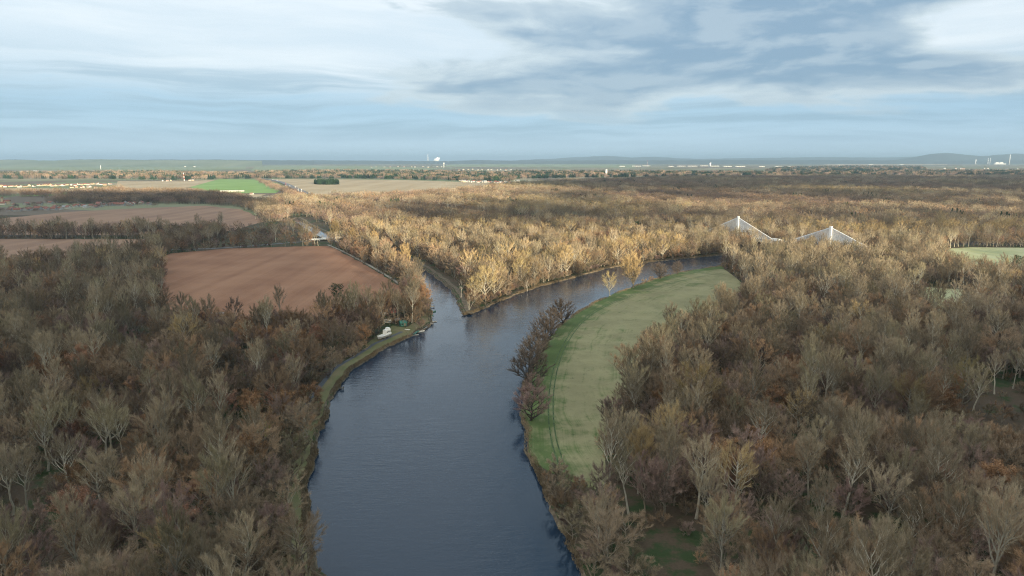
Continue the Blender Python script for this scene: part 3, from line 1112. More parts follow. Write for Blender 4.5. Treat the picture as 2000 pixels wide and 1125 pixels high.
def free(p, bank=3.0, bank_left=11.5, glades=True):
    """where woodland may stand"""
    ok = ~inside(water_np, p)
    ok &= dist_line(LINE['left'], p) > np.where(p[:, 1] < at(800, 655).y + 10, np.where(p[:, 1] < at(640, 795).y, bank_left * 0.4, bank_left), bank)
    for k in ('canal', 'north', 'south'):
        ok &= dist_line(LINE[k], p) > (12.0 if k == 'canal' else bank)
    for f_ in (FIELDS if glades else FIELDS[3:]):
        ok &= ~inside(np.array([tuple(q) for q in f_]), p)
    ok &= dist_line(MWAY, p) > 22
    ok &= dist_line(BRL, p) > 14
    ok &= dist_line(np.array([tuple(q) for q in lane_road]), p) > 7
    return ok


def in_view(p, margin=80):
    """keep what stands in or just beside the view (long shadows come from the right)"""
    x, y = p[:, 0], p[:, 1]
    half = y * (1000 / F_PX) + 45 + y * 0.02
    return (y > 118) & (x > -half) & (x < half + margin)


near = jitter_grid(-900, 1000, 110, 1150, 8.4, rng)
near = near[in_view(near)]
near = near[free(near, 4.0)]
# thinner scrub between the red field, the road and the side channel
scrub = np.array([tuple(q) for q in poly_at([(430, 447), (515, 436), (545, 412), (590, 443), (640, 470), (640, 479), (560, 481), (440, 485), (330, 493), (440, 470)])])
sc_in = inside(scrub, near)
near = near[~(sc_in & (rng.random(len(near)) < 0.45)) & (rng.random(len(near)) < 0.93)]
sc_in = inside(scrub, near)
hedge_gap = np.array([tuple(q) for q in poly_at([(-400, 466), (300, 466), (300, 468), (-400, 470)])])


def region(p):
    """0 left forest, 1 right forest, 2 land between the two channels"""
    res = np.full(len(p), 2)
    left_line = np.concatenate([LINE['left'], [[-6000, LINE['left'][-1][1]], [-6000, -200]]])
    res[inside(left_line, p)] = 0
    right_line = np.concatenate([LINE['south'], [[3000, -200], [9000, LINE['south'][0][1]]]])
    res[inside(right_line, p)] = 1
    return res


reg = region(near)
relief = np.zeros(len(near))
for _ in range(9):
    th, lam, ph = rng.uniform(0, 6.28), rng.uniform(42, 105), rng.uniform(0, 6.28)
    relief += np.sin((near[:, 0] * math.cos(th) + near[:, 1] * math.sin(th)) * 6.28 / lam + ph)
relief /= 2.1
d_n = dist_line(LINE['north'], near)
stand = np.sin(near[:, 0] * 0.021 + 1.3) + np.sin(near[:, 1] * 0.017 + near[:, 0] * 0.011) + rng.normal(size=len(near)) * 0.9
var = np.zeros(len(near), int)
u_ = rng.random(len(near))
W = {0: [.27, .27, .24, .16, .006, .06], 1: [.36, .32, .20, .06, .012, .06], 2: [.17, .42, .18, .06, .09, .06]}
BASE = [(0, 4), (4, 4), (8, 3), (11, 2), (13, 2), (15, 2)]
for rgn in range(3):
    m_ = reg == rgn
    wv = np.array(W[rgn])
    # stands: tall ashes gather together, rounded trees elsewhere
    for i in np.nonzero(m_)[0]:
        ww = wv.copy()
        if rgn == 2 and d_n[i] < 70:
            ww[4] = 0.55
        ww[0] *= 2.4 if stand[i] > 0.6 else 0.5
        c_ = rng.choice(6, p=ww / ww.sum())
        b, n_ = BASE[c_]
        var[i] = b + rng.integers(n_)
# lower growth near the water, in the scrub and in front of the bridge
d_l, d_s = dist_line(LINE['left'], near), dist_line(LINE['south'], near)
low_ = (sc_in & (rng.random(len(near)) < 0.8)) | ((d_s < 20) & (near[:, 1] < 330) & (rng.random(len(near)) < 0.8)) | ((d_l < 15) & (near[:, 1] < 330) & (rng.random(len(near)) < 0.55))
var[low_] = rng.choice([15, 16, 17, 18, 18], low_.sum())
hollow = (relief < -0.75) & (rng.random(len(near)) < 0.85)
var[hollow] = rng.choice([15, 16, 17, 18, 8, 9], hollow.sum())
drop = hollow & (rng.random(len(near)) < 0.55)
size_ = rng.uniform(0.78, 1.10, len(near)) * (1 + 0.10 * np.clip(relief, -1.6, 1.6))
d_b = dist_line(BRL, near)
br_ = (d_b < 130) & (near[:, 1] < 960)
var[br_] = rng.choice([0, 1, 4, 5, 6, 7], br_.sum())
size_ = np.where(br_, rng.uniform(0.9, 1.06, len(near)), size_)
drop &= ~br_
pts_near = np.stack([near[:, 0], near[:, 1], rng.uniform(0, 6.28, len(near)), size_, var], -1)[~drop]
HERO_KEEP = []          # filled by hand-placed trees: nothing else grows within a few metres


def tree(kind, loc, scale=1.0, rz=0.0, name='bare_tree', label=None, cat='tree', group=None, wide=1.0, crown_mat=None, trunk_mat=None):
    k = KINDS[kind] if isinstance(kind, int) else kind
    r = empty(name, (loc[0], loc[1], 0.0), rz)
    r.scale = (scale * wide, scale * wide, scale)
    for nm, me in (('trunk', k['trunk']), ('crown', k['crown'])):
        o = link(bpy.data.objects.new(nm, me), r)
        mm = trunk_mat if nm == 'trunk' else crown_mat
        if mm:
            o.material_slots[0].link = 'OBJECT'
            o.material_slots[0].material = mm
    return tag(r, label, cat, group)


def hero(kind, u, v, h, wide=1.0, base=False, **kw):
    """a tree one can pick out in the photograph: its top (or its foot) stands at column u, row v"""
    p = at(u, v) if base else by_top(u, v, h)
    HERO_KEEP.append((p.x, p.y, 3.2 + 0.10 * h * wide))
    kk = KINDS[kind] if isinstance(kind, int) else kind
    return tree(kind, p, h / kk['h'], random.uniform(0, 6.28), wide=wide, **kw)


# ---- trees that can be picked out one by one in the photograph
def conifer_kind(seed, h, rx, pine, look):
    T_, C_ = make_conifer(seed, h, rx, pine)
    return dict(h=h, look=look, trunk=geo_mesh('trunk', T_, M['bark_dark']), crown=geo_mesh('crown', C_, M['needles']), T=T_, C=C_)


PINE = conifer_kind(301, 20, 4.6, True, 'pine')
SPRUCE = conifer_kind(302, 16, 3.6, False, 'spruce')
T_, C_ = make_tree(310, **dict(ASH, h=20, clear=0.3, rx=4.0, n1=7, n2=4, n3=2, n4=1, r0=0.45, wd=0.08))
DEAD = dict(h=20, look='dead', trunk=geo_mesh('trunk', T_, M['bark_dead']), crown=geo_mesh('crown', C_, M['bark_dead']))
T_, C_ = make_tree(311, **dict(ASH, h=18, clear=0.15, rx=4.2, n1=18, stems=6, spread=1.3, up=0.95))
CLUSTER = dict(h=18, look='multi-stemmed', trunk=geo_mesh('trunk', T_, M['bark_pale']), crown=geo_mesh('crown', C_, M['pink_twig']))
T_, C_ = make_tree(312, **dict(OAK, h=28, clear=0.14, rx=7.4, n1=34, n2=8, n3=15, up=0.8, stems=2, r0=0.55))
POPLAR = dict(h=28, look='poplar', trunk=geo_mesh('trunk', T_, M['bark_brown']), crown=geo_mesh('crown', C_, M['twig_gold']))
T_, C_ = make_tree(313, **dict(MED, h=8, clear=0.1, rx=3.4, leaf=0.26, n1=10))
LIME = dict(h=8, look='lime', trunk=geo_mesh('trunk', T_, M['bark_brown']), crown=geo_mesh('crown', C_, M['lime']))
T_, C_ = make_tree(314, **dict(OAK, h=24, clear=0.30, rx=10.0, n1=13, n2=7, n3=16, n4=5, up=0.95, r0=0.5))
SPREAD = dict(h=24, look='spreading', trunk=geo_mesh('trunk', T_, M['bark_pale']), crown=geo_mesh('crown', C_, M['twig_grey']))

RUST = M['twig_rust']
GOLD = M['twig_gold']
hero(SPREAD, 205, 768, 25, 0.95, label='pale bare tree with widely forked limbs in the left forest')
hero(0, 302, 848, 24, 1.35, label='pale grey tree with a forked fan crown below the wide forked one')
hero(2, 120, 852, 23, 1.15, label='pale olive bare tree over a green gap at the left')
hero(3, 185, 885, 23, 1.35, label='grey-green bare tree right of the green gap at the left')
hero(11, 382, 935, 13, 1.0, label='small orange-brown leafy tree in the lower left forest')
hero(5, 322, 1022, 18, 1.1, label='yellowish-brown rounded tree near the bottom left edge', crown_mat=M['twig_gold'])
hero(12, 145, 952, 16, 1.15, label='wide rusty tree at the lower left below the green gap')
hero(12, 372, 772, 16, 1.1, label='rusty tree at the middle of the left forest beside a brushy one')
hero(11, 490, 770, 13, 1.0, label='small pinkish-rust tree near the riverside path')
hero(5, 455, 880, 20, 1.1, label='brown bare tree with crooked limbs near the left bank')
hero(4, 585, 1000, 19, 1.0, label='grey-brown bare tree leaning over the water at the bottom left')
hero(POPLAR, 518, 590, 21, 1.0, label='golden-brown fan-crowned tree standing before the red field')
hero(LIME, 573, 657, 9, 0.9, name='flowering_tree', label='bright lime-green tree in the left forest')
hero(LIME, 513, 826, 8, 0.7, name='flowering_tree', label='small yellow-green treetop near the left bank')
hero(PINE, 657, 556, 20, 1.0, name='pine_tree', label='dark green pine rising before the red field')
hero(PINE, 687, 574, 16, 0.8, name='pine_tree', label='small dark pine right of the taller one by the red field')
hero(9, 455, 583, 20, 0.8, label='dark purple-brown tree left of the golden fan-crowned one', crown_mat=M['twig_dark'])
for u, v in ((70, 540), (150, 548)):
    hero(1, u, v, 25, 1.0, label=('pale tall tree with a light trunk at the far left' if u < 100 else 'pale tall tree with a light trunk beside the red field'))
hero(POPLAR, 1250, 832, 25, 0.95, label='tall yellow-topped tree at the near end of the meadow', trunk_mat=M['bark_pale'])
hero(13, 1440, 862, 24, 0.9, label='yellow-topped bare tree in the near right forest')
hero(11, 1403, 868, 18, 0.7, label='slim rusty tree between two yellow-topped ones')
hero(0, 1700, 638, 23, 1.1, label='pale fan-crowned tree before a dark hollow in the right forest')
hero(1, 1835, 625, 25, 1.0, label='tall pale forked tree above the dark hollow on the right')
hero(3, 1852, 712, 24, 0.9, label='white-trunked bare tree beside the dark hollow on the right')
hero(12, 1762, 716, 18, 1.3, label='orange-brown tree on the slope of the right forest', crown_mat=M['pink_twig'])
hero(14, 1505, 652, 20, 0.8, label='golden brush-topped tree in the right forest behind the meadow')
hero(14, 1600, 640, 18, 1.2, label='rounded olive-grey tree in the right forest', crown_mat=M['twig_grey'])
hero(6, 1870, 808, 21, 1.0, label='rounded olive tree in the right forest near the frame edge', crown_mat=M['twig_grey'])
hero(1, 1590, 850, 25, 1.2, label='pale upswept tree in the near right forest')
hero(2, 1745, 915, 23, 1.2, label='pale crooked tree with a yellowish side in the near right forest')
hero(12, 1990, 560, 18, 1.5, label='wide orange-brown tree at the right edge')
hero(POPLAR, 1918, 505, 12, 0.9, label='small golden tree before the pale pasture')
hero(POPLAR, 1968, 503, 16, 0.5, label='slim pale tree at the near edge of the pale pasture')

# along the meadow bank
hero(POPLAR, 1238, 562, 33, 1.35, base=True, label='tall golden poplar with two trunks on the meadow bank')
hero(14, 1191, 578, 21, 0.95, base=True, label='smaller golden tree at the pale reed strip on the meadow bank')
hero(19, 1289, 545, 16, 1.0, base=True, label='dark bushy alder right of the tall golden poplar', name='alder_tree')
hero(20, 1323, 536, 14, 0.8, base=True, label='small dark alder on the meadow bank nearest the far forest', name='alder_tree')
ALD = [(1098, 634, 17, 1.0, 'topmost dark alder of the clump beside the meadow'), (1076, 652, 16, 1.0, 'second dark alder from the top of the riverside clump'),
       (1062, 676, 17, 1.05, 'third dark alder from the top of the riverside clump'), (1052, 700, 16, 0.9, 'fourth dark alder from the top of the riverside clump'),
       (1040, 722, 17, 1.0, 'dark alder in the middle of the riverside clump'), (1030, 752, 17, 1.15, 'dark alder spreading farthest over the water'),
       (1044, 780, 12, 0.9, 'low pale-twigged alder above the lowest one'), (1036, 822, 15, 1.05, 'lowest reddish-dark alder of the riverside clump')]
for i, (u, v, h, wd, lab) in enumerate(ALD):
    hero(19 + i % 2, u, v, h * 1.08, wd * 1.05, base=True, name='alder_tree', label=lab, group='alders beside the meadow', crown_mat=M['twig_purple'] if i in (6, 7) else None)
hero(17, 1258, 553, 4, 1.2, base=True, name='shrub', cat='shrub', label='low shrub right of the tall golden poplar')
hero(17, 1272, 549, 4.5, 1.2, base=True, name='shrub', cat='shrub', label='low shrub left of the dark bushy alder')

# along the side channel: the golden row at the red field's edge
for u, v, h, wd, k, lab in ((650, 430, 31, 1.0, POPLAR, 'big yellow poplar beside the small road bridge'), (688, 442, 30, 0.8, POPLAR, 'golden poplar second from the small bridge'),
                            (728, 450, 31, 0.8, POPLAR, 'golden poplar in the middle of the row by the red field'), (752, 466, 29, 0.8, 14, 'orange-gold tree in the row by the red field'),
                            (795, 474, 31, 0.85, POPLAR, 'golden poplar nearest the river mouth'), (770, 492, 22, 0.8, 14, 'shorter golden tree near the river mouth'),
                            (597, 447, 18, 1.0, 14, 'round pale tree left of the small road bridge')):
    hero(k, u, v, h, wd, label=lab, crown_mat=M['pink_twig'] if 'orange' in lab else None, name='poplar_tree' if k is POPLAR else 'bare_tree')
# tip of the land between the channels
hero(CLUSTER, 916, 606, 18, 1.0, base=True, label='reddish many-stemmed tree at the tip between the channels')
hero(DEAD, 939, 528, 20, 0.8, name='dead_tree', label='bleached dead tree right of the reddish one at the tip')
hero(DEAD, 911, 516, 22, 0.9, name='dead_tree', label='bleached dead tree behind the reddish one at the tip')
hero(DEAD, 900, 545, 16, 0.8, name='dead_tree', label='bleached dead tree left of the reddish one at the tip')
hero(DEAD, 1030, 545, 11, 0.9, name='dead_tree', label='pale leaning dead trunk on the far bank')
# evergreens
EV = [(1212, 429, 'leftmost of the evergreens beside the motorway'), (1222, 427, 'second evergreen from the left beside the motorway'), (1233, 429, 'third evergreen from the left beside the motorway'),
      (1242, 433, 'rightmost of the evergreens beside the motorway'), (1762, 473, 'leftmost evergreen left of the pale pasture'), (1778, 470, 'tallest evergreen left of the pale pasture'),
      (1812, 478, 'evergreen at the corner of the pale pasture'), (1820, 484, 'lowest evergreen at the corner of the pale pasture'), (1984, 498, 'dark evergreen right of the pale pasture'), (1994, 501, 'dark evergreen at the frame edge by the pasture'),
      (1548, 398, 'lone dark evergreen in the sunlit forest behind the bridge')]
for i, (u, v, lab) in enumerate(EV):
    hero((SPRUCE, PINE)[i % 2], u, v, (16, 19)[i % 2] * (0.85 if u > 1700 else 1.1), 1.1, name='evergreen_tree', label='dark green ' + lab)

# ---- the rest of the near woods
hk = np.array(HERO_KEEP)
d_ = np.full(len(pts_near), 1e9)
for x, y, r_ in hk:
    d_ = np.minimum(d_, np.hypot(pts_near[:, 0] - x, pts_near[:, 1] - y) - r_)
pts_near = pts_near[d_ > 0]
hs = np.array([k['h'] for k in KINDS])[pts_near[:, 4].astype(int)] * pts_near[:, 3]
# how large each shows: only trees whose crown is inside the picture become single objects
D_ = np.hypot(pts_near[:, 0], pts_near[:, 1])
show = []
for i in np.argsort(D_)[:1600]:
    u, v = project((pts_near[i, 0], pts_near[i, 1], hs[i] * 0.72))
    if 5 < u < 1995 and v < 1118:
        show.append((i, u, v))
    if len(show) >= 275:
        break
ONES = ['zero', 'one', 'two', 'three', 'four', 'five', 'six', 'seven', 'eight', 'nine', 'ten', 'eleven', 'twelve', 'thirteen', 'fourteen', 'fifteen', 'sixteen', 'seventeen', 'eighteen', 'nineteen']
TENS = ['', '', 'twenty', 'thirty', 'forty', 'fifty', 'sixty', 'seventy', 'eighty', 'ninety']


def say(n):
    n = min(99, int(round(n)))
    return ONES[n] if n < 20 else TENS[n // 10] + ('-' + ONES[n % 10] if n % 10 else '')


REG = ('left', 'right', 'middle')
single = set()
rg_n = region(pts_near[:, :2])
seen = set()
for i, u, v in show:
    x, y, t_, s_, k_ = pts_near[i]
    k_ = int(k_)
    lab = f"{KINDS[k_]['look']}, {REG[rg_n[i]]} forest, {say(u / 20)} percent across and {say(v / 11.25)} percent down"
    if lab in seen or len(single) >= 252:
        continue
    seen.add(lab)
    single.add(i)
    tree(k_, (x, y), s_, t_, label=lab, group='bare trees of the near ' + ('left' if rg_n[i] == 0 else 'right') + ' forest',
         name='shrub' if k_ in (17, 18) else 'bare_tree', cat='shrub' if k_ in (17, 18) else 'tree')
rest = np.array([i not in single for i in range(len(pts_near))])
pr, rr_ = pts_near[rest], rg_n[rest]
far_m = np.hypot(pr[:, 0], pr[:, 1]) > 560
src = [k['src'] for k in KINDS] + [k['far'] for k in KINDS]
pr[:, 4] += far_m * len(KINDS)
for rgn, nm, lab in ((0, 'left_forest', 'mass of bare brown trees filling the left forest'), (1, 'right_forest', 'mass of bare brown trees filling the right forest'),
                     (2, 'peninsula_forest', 'sunlit golden-brown bare forest between the two channels')):
    scatter(nm, pr[rr_ == rgn], src, lab)

# understorey and bushes along the edges
us = jitter_grid(-620, 700, 115, 900, 6.2, rng)
us = us[in_view(us, 30)]
us = us[free(us, 0.8, 7.5, False)]
dw = dist_line(water_np, us, True)
dm = dist_line(meadow_np, us, True)
pk = rng.random(len(us)) < np.where((dw < 16) | (dm < 8), 0.95, 0.30)
us, dw = us[pk], dw[pk]
ua = np.stack([us[:, 0], us[:, 1], rng.uniform(0, 6.28, len(us)), rng.uniform(0.6, 1.3, len(us)) * np.where(dw < 16, 1.35, 1.0), rng.choice([15, 16, 17, 17, 18], len(us))], -1)
scatter('undergrowth', ua, [k['src'] for k in KINDS], 'bushes and saplings under the trees and along the banks')

# woods further off, laid out in patches
main_p = np.array([tuple(q) for q in poly_at([(520, 402), (556, 391), (625, 388), (760, 384), (900, 375), (1000, 365), (1100, 357), (1300, 350), (1600, 345), (2500, 345), (2500, 482), (600, 482)])])
fw = jitter_grid(-1500, 3600, 1130, 4700, 26.0, rng)
fw = fw[inside(main_p, fw) & in_view(fw, 300) & (fw[:, 1] > 1150)]
fw = fw[(~inside(water_np, fw)) & (dist_line(MWAY, fw) > 30) & (dist_line(water_np, fw, True) > 24)]
for f_ in (field_beige, field_right):
    fw = fw[~inside(np.array([tuple(q) for q in f_]), fw)]
stand_f = np.sin(fw[:, 0] * 0.006 + 1) + np.sin(fw[:, 1] * 0.0049 + fw[:, 0] * 0.0023) + rng.normal(size=len(fw)) * 0.3
gap_f = np.sin(fw[:, 0] * 0.0131) * np.sin(fw[:, 1] * 0.0087 + 2) + rng.normal(size=len(fw)) * 0.25
fw, stand_f = fw[gap_f < 0.95], stand_f[gap_f < 0.95]
vf = np.where(stand_f > 1.35, rng.choice([1, 3], len(fw)), np.where(stand_f > -0.6, rng.choice([0, 0, 2, 4, 5], len(fw)), rng.choice([2, 5], len(fw))))
vf = np.where(rng.random(len(fw)) < 0.012, 6, vf)
scatter('far_forest', np.stack([fw[:, 0], fw[:, 1], rng.uniform(0, 6.28, len(fw)), rng.uniform(0.75, 1.15, len(fw)), vf], -1), CL, 'far bare forest stretching to the fields on the horizon')

belts = [
    ('village_wood', [(88, 397), (150, 386), (260, 377), (370, 377), (400, 381), (470, 386), (500, 401), (478, 405), (400, 400), (330, 398), (200, 399)], 24, [2, 5, 0], 'dark wood behind the village'),
    ('field_edge_wood', [(478, 404), (520, 400), (548, 412), (572, 430), (560, 436), (520, 432), (506, 420)], 22, [0, 4, 2], 'strip of bare trees at the end of the brown field'),
    ('horizon_wood', [(-300, 352), (0, 350), (240, 350), (330, 352), (500, 349), (520, 342), (300, 337), (0, 340), (-300, 340)], 62, [2, 5, 6, 6, 0], 'long low wood on the left horizon'),
    ('horizon_wood', [(490, 349), (700, 349), (1000, 356), (1010, 340), (800, 336), (620, 335), (500, 338)], 62, [0, 2, 5, 6, 6, 6], 'wide grey-green wood beyond the beige field'),
    ('horizon_wood', [(1000, 350), (1100, 348), (1500, 344), (2300, 344), (2300, 334), (1800, 335), (1500, 338), (1200, 337), (1000, 336)], 66, [5, 2, 6, 6], 'long dusky wood below the right horizon'),
    ('horizon_wood', [(1490, 335), (1600, 336), (1810, 333), (1800, 326), (1650, 325), (1520, 328)], 90, [6, 6, 5], 'dark strip of wood before the white halls'),
    ('village_trees', [(-100, 416), (20, 415), (140, 411), (320, 402), (330, 397), (200, 396), (100, 399), (-100, 404)], 70, [2], 'garden trees among the village houses'),
    ('copse', [(616, 361), (659, 361), (659, 357), (616, 357)], 22, [6], 'small dark copse standing in the beige field'),
    ('motorway_hedge', [(500, 351), (545, 368), (580, 382), (600, 386), (575, 387), (545, 376), (508, 356)], 30, [2, 5], 'hedge along the motorway cutting'),
    ('village_hedge', [(-200, 380), (0, 384), (90, 386), (180, 384), (250, 376), (230, 373), (150, 380), (50, 379), (-200, 376)], 40, [0, 2], 'trees behind the village gardens'),
]
for nm, poly, sp, vs_, lab in belts:
    pp = np.array([tuple(q) for q in poly_at(poly)])
    lo, hi = pp.min(0), pp.max(0)
    g_ = jitter_grid(lo[0], hi[0] + sp, lo[1], hi[1] + sp, sp, rng)
    g_ = g_[inside(pp, g_)]
    if nm in ('motorway_hedge', 'field_edge_wood'):
        g_ = g_[(dist_line(MWAY, g_) > 32) & (~inside(water_np, g_)) & (dist_line(water_np, g_, True) > 20)]
    k = max(1.0, sp / 34.0)
    scatter(nm, np.stack([g_[:, 0], g_[:, 1], rng.uniform(0, 6.28, len(g_)), rng.uniform(0.75, 1.1, len(g_)) * (0.5 if nm == 'village_trees' else min(k, 1.35)), rng.choice(vs_, len(g_))], -1), CL, lab)

# ------------------------------------------------------------------ reeds
def reeds(name, line, label, off, width, n, hgt, side=1, mat='reed'):
    line = np.asarray(line, float)
    seg = np.hypot(*np.diff(line, axis=0).T)
    cum = np.r_[0, np.cumsum(seg)]
    t = rng.uniform(0, cum[-1], n)
    i = np.clip(np.searchsorted(cum, t) - 1, 0, len(seg) - 1)
    fr = (t - cum[i]) / seg[i]
    p = line[i] + (line[i + 1] - line[i]) * fr[:, None]
    tn = (line[i + 1] - line[i]) / seg[i][:, None]
    nr = np.stack([-tn[:, 1], tn[:, 0]], -1) * side
    p = p + nr * (off + rng.uniform(-width / 2, width / 2, n))[:, None]
    keepm = (0.5 + 0.5 * np.sin(t * 0.13) + 0.5 * np.sin(t * 0.041 + 2) + rng.uniform(-.5, .5, n)) > 0.42
    p = p[keepm]
    G = Geo()
    b = np.c_[p, np.full(len(p), -0.35)]
    d = unit(np.c_[rng.normal(size=(len(p), 2)) * 0.35, np.ones(len(p))])
    twig_tris(G, b, d, rng.uniform(0.5, 1.15, len(p)) * hgt, rng.uniform(0.15, 0.4, len(p)), rng)
    me = geo_mesh(name, G, M[mat])
    return tag(link(bpy.data.objects.new(name, me)), label, kind='stuff')


reeds('reeds', lsub, 'dry straw-coloured reeds along the left bank', 0.6, 2.6, 26000, 1.3)
reeds('reeds', bank_sub, 'dry straw-coloured reeds along the meadow bank', -0.2, 3.0, 26000, 1.4)
sj = south_np[int(np.argmin(np.hypot(*(south_np - np.array(at(1045, 905).xy)).T))):]
reeds('reeds', sj, 'dry brown reeds along the near right bank', -0.2, 3.0, 9000, 1.2)
nj = LINE['north'][:int(np.argmin(np.hypot(*(LINE['north'] - np.array(at(1405, 497).xy)).T)))]
reeds('reeds', nj, 'dry reeds along the sunlit far bank', 0.3, 3.0, 12000, 1.5)
reeds('rough_grass', lsub, 'rough tufted grass on the left verge', 5.0, 9.0, 16000, 0.45, mat='grass')

# ------------------------------------------------------------------ cable-stayed motorway bridge
DECK = 11.0
axis = (BR1 - BR0)
axis.z = 0
BL = axis.length
ax = axis.normalized()
br = empty('cable_stayed_bridge', (BR0.x, BR0.y, 0), math.atan2(ax.y, ax.x))
tag(br, 'white cable-stayed motorway bridge with two tall pylons', 'bridge')
inv = Matrix.Rotation(-math.atan2(ax.y, ax.x), 3, 'Z')


def on_axis(u, v):
    """distance along the deck where it is seen at photograph column u"""
    best, bs = 0, 1e9
    for s in np.linspace(0, BL, 800):
        p = Vector((BR0.x, BR0.y, 0)) + ax * float(s)
        e = abs(project((p.x, p.y, DECK))[0] - u)
        if e < bs:
            best, bs = float(s), e
    return best


MB().box((BL / 2, 0, DECK - 0.9), (BL, 27, 1.8)).build('deck', M['concrete'], br)
MB().box((BL / 2, 0, DECK + 0.03), (BL - 1, 25.4, 0.05)).build('road_surface', M['road'], br)
for s in (-1, 1):
    m_ = MB().box((BL / 2, 13.2 * s, DECK + 0.95), (BL, 0.15, 0.12)).box((BL / 2, 13.2 * s, DECK + 0.5), (BL, 0.10, 0.10))
    for q in np.arange(2, BL, 4):
        m_.box((float(q), 13.2 * s, DECK + 0.45), (0.12, 0.12, 0.9))
    m_.build('railing', M['steel'], br)
for s in np.linspace(20, BL - 20, 9):
    MB().box((float(s), 0, (DECK - 1.8) / 2 - 1.5), (2.4, 10, DECK - 1.8 + 3.0)).build('pier', M['concrete'], br)
for u_p, top in ((1439.5, 39.0), (1620.0, 36.5)):
    s0 = on_axis(u_p, 0)
    MB().box((s0, 0, (top + DECK - 12) / 2), (3.4, 2.6, top - DECK + 12), taper=0.85).build('pylon', M['white'], br)
    for sgn in (-1, 1):
        for k in range(15):
            f_ = k / 14
            zt = DECK + (top - DECK) * (0.44 + 0.48 * f_)
            sl = s0 + sgn * (12 + 50 * f_)
            MB().tube([(s0 + sgn * 1.2, 0, zt), (sl, 0, DECK + 0.1)], 0.45 if k == 14 else 0.25, 6).build('stay_cable', M['cable'], br)

# ------------------------------------------------------------------ small road bridge over the side channel
sb0, sb1 = at(606, 472), at(668, 467)
sa = (sb1 - sb0).xy
sbr = empty('road_bridge', (sb0.x, sb0.y, 0), math.atan2(sa.y, sa.x))
tag(sbr, 'small road bridge with white railings over the side channel', 'bridge')
SL = sa.length
MB().box((SL / 2, 0, 2.4), (SL, 8, 0.8)).build('deck', M['concrete'], sbr)
for s in (-1, 1):
    m_ = MB()
    for z in (3.3, 3.9):
        m_.box((SL / 2, 3.8 * s, z), (SL, 0.18, 0.2))
    for q in np.arange(1, SL, 2.5):
        m_.box((float(q), 3.8 * s, 3.35), (0.16, 0.12, 1.1))
    m_.build('railing', M['white'], sbr)
for q in (SL * 0.25, SL * 0.75):
    MB().box((q, 0, 0.3), (1.2, 7, 3.6)).build('pier', M['concrete'], sbr)
for q, sg in ((-4, 1), (SL + 4, -1)):
    x0, x1 = (q - 9, 0.0) if sg == 1 else (SL, q + 9)
    MB().add([(x0, -5, -0.2), (x1, -5, -0.2), (x1, 5, -0.2), (x0, 5, -0.2), (x0 if sg == -1 else x1, -4, 2.0), (x0 if sg == -1 else x1, 4, 2.0)],
             [(3, 2, 1, 0), (0, 1, 4), (3, 5, 2), (0, 4, 5, 3) if sg == 1 else (1, 2, 5, 4), (1, 2, 5, 4) if sg == 1 else (0, 4, 5, 3)]).build('embankment', M['bank'], sbr)

# ------------------------------------------------------------------ landing place on the left bank
def heading(u0, v0, u1, v1):
    a, b = at(u0, v0), at(u1, v1)
    return math.atan2(b.y - a.y, b.x - a.x), (b - a).length


# white cabin boat hauled out beside the path, bow to the lower left
hd, bl = heading(764, 657, 736, 668)
c0 = at(750, 661)
bt = empty('cabin_boat', (c0.x, c0.y, 0), hd)
tag(bt, 'white cabin boat hauled out on the left bank', 'boat')
BLn, BW = 13.0, 3.6
secs, hv, hf = [(-0.5, 0.86, 0.0), (-0.2, 1.0, 0.0), (0.1, 1.0, 0.0), (0.3, 0.8, 0.15), (0.44, 0.4, 0.4), (0.52, 0.04, 0.9)], [], []
for x, k, lift in secs:
    for yy, z in ((-1, 2.3 + lift * 0.6), (-0.82, 1.2 + lift * 0.5), (-0.25, 0.5 + lift), (0.25, 0.5 + lift), (0.82, 1.2 + lift * 0.5), (1, 2.3 + lift * 0.6)):
        hv.append((x * BLn, yy * k * BW / 2, z))
for i in range(len(secs) - 1):
    for k in range(5):
        hf.append((i * 6 + k, i * 6 + k + 1, i * 6 + 7 + k, i * 6 + 6 + k))
hf += [(5, 4, 3, 2, 1, 0)]
mesh_obj('hull', hv, hf, M['hull_grey'], bt)
dk = [hv[i * 6] for i in range(6)] + [hv[i * 6 + 5] for i in reversed(range(6))]
dk = [(x, y, z - 0.15) for x, y, z in dk]
mesh_obj('deck', dk, [tuple(range(12))], M['white'], bt)
gw = MB()
gw.tube([(hv[i * 6][0], hv[i * 6][1], hv[i * 6][2] + 0.1) for i in range(6)], 0.22, 5)
gw.tube([(hv[i * 6 + 5][0], hv[i * 6 + 5][1], hv[i * 6 + 5][2] + 0.1) for i in range(6)], 0.22, 5)
gw.build('gunwale', M['white'], bt)
cb = MB().box((-3.4, 0, 3.6), (5.4, 2.9, 2.9), taper=0.9).box((-3.5, 0, 5.2), (5.2, 3.1, 0.22)).box((-4.2, 0, 5.9), (2.4, 2.2, 1.2), taper=0.85).build('cabin', M['white'], bt)
for s in (-1, 1):
    for x in (-5.0, -3.6, -2.2):
        MB().box((x, 1.40 * s, 3.9), (0.9, 0.12, 0.7)).build('window', M['glass_dark'], cb)
for x in (-4.5, 0, 3.5):
    MB().box((x, 0, 0.3), (0.5, 2.4, 0.65)).build('cradle', M['wood'], bt)
pl = MB().tube([(5.6, -1.0, 3.2), (6.9, 0, 3.5), (5.6, 1.0, 3.2)], 0.10, 5)
for x, y in ((5.6, -1.0), (6.9, 0), (5.6, 1.0), (3.5, 1.3), (3.5, -1.3)):
    pl.tube([(x, y, 2.4), (x, y, 3.4)], 0.07, 5)
pl.build('bow_rail', M['white'], bt)


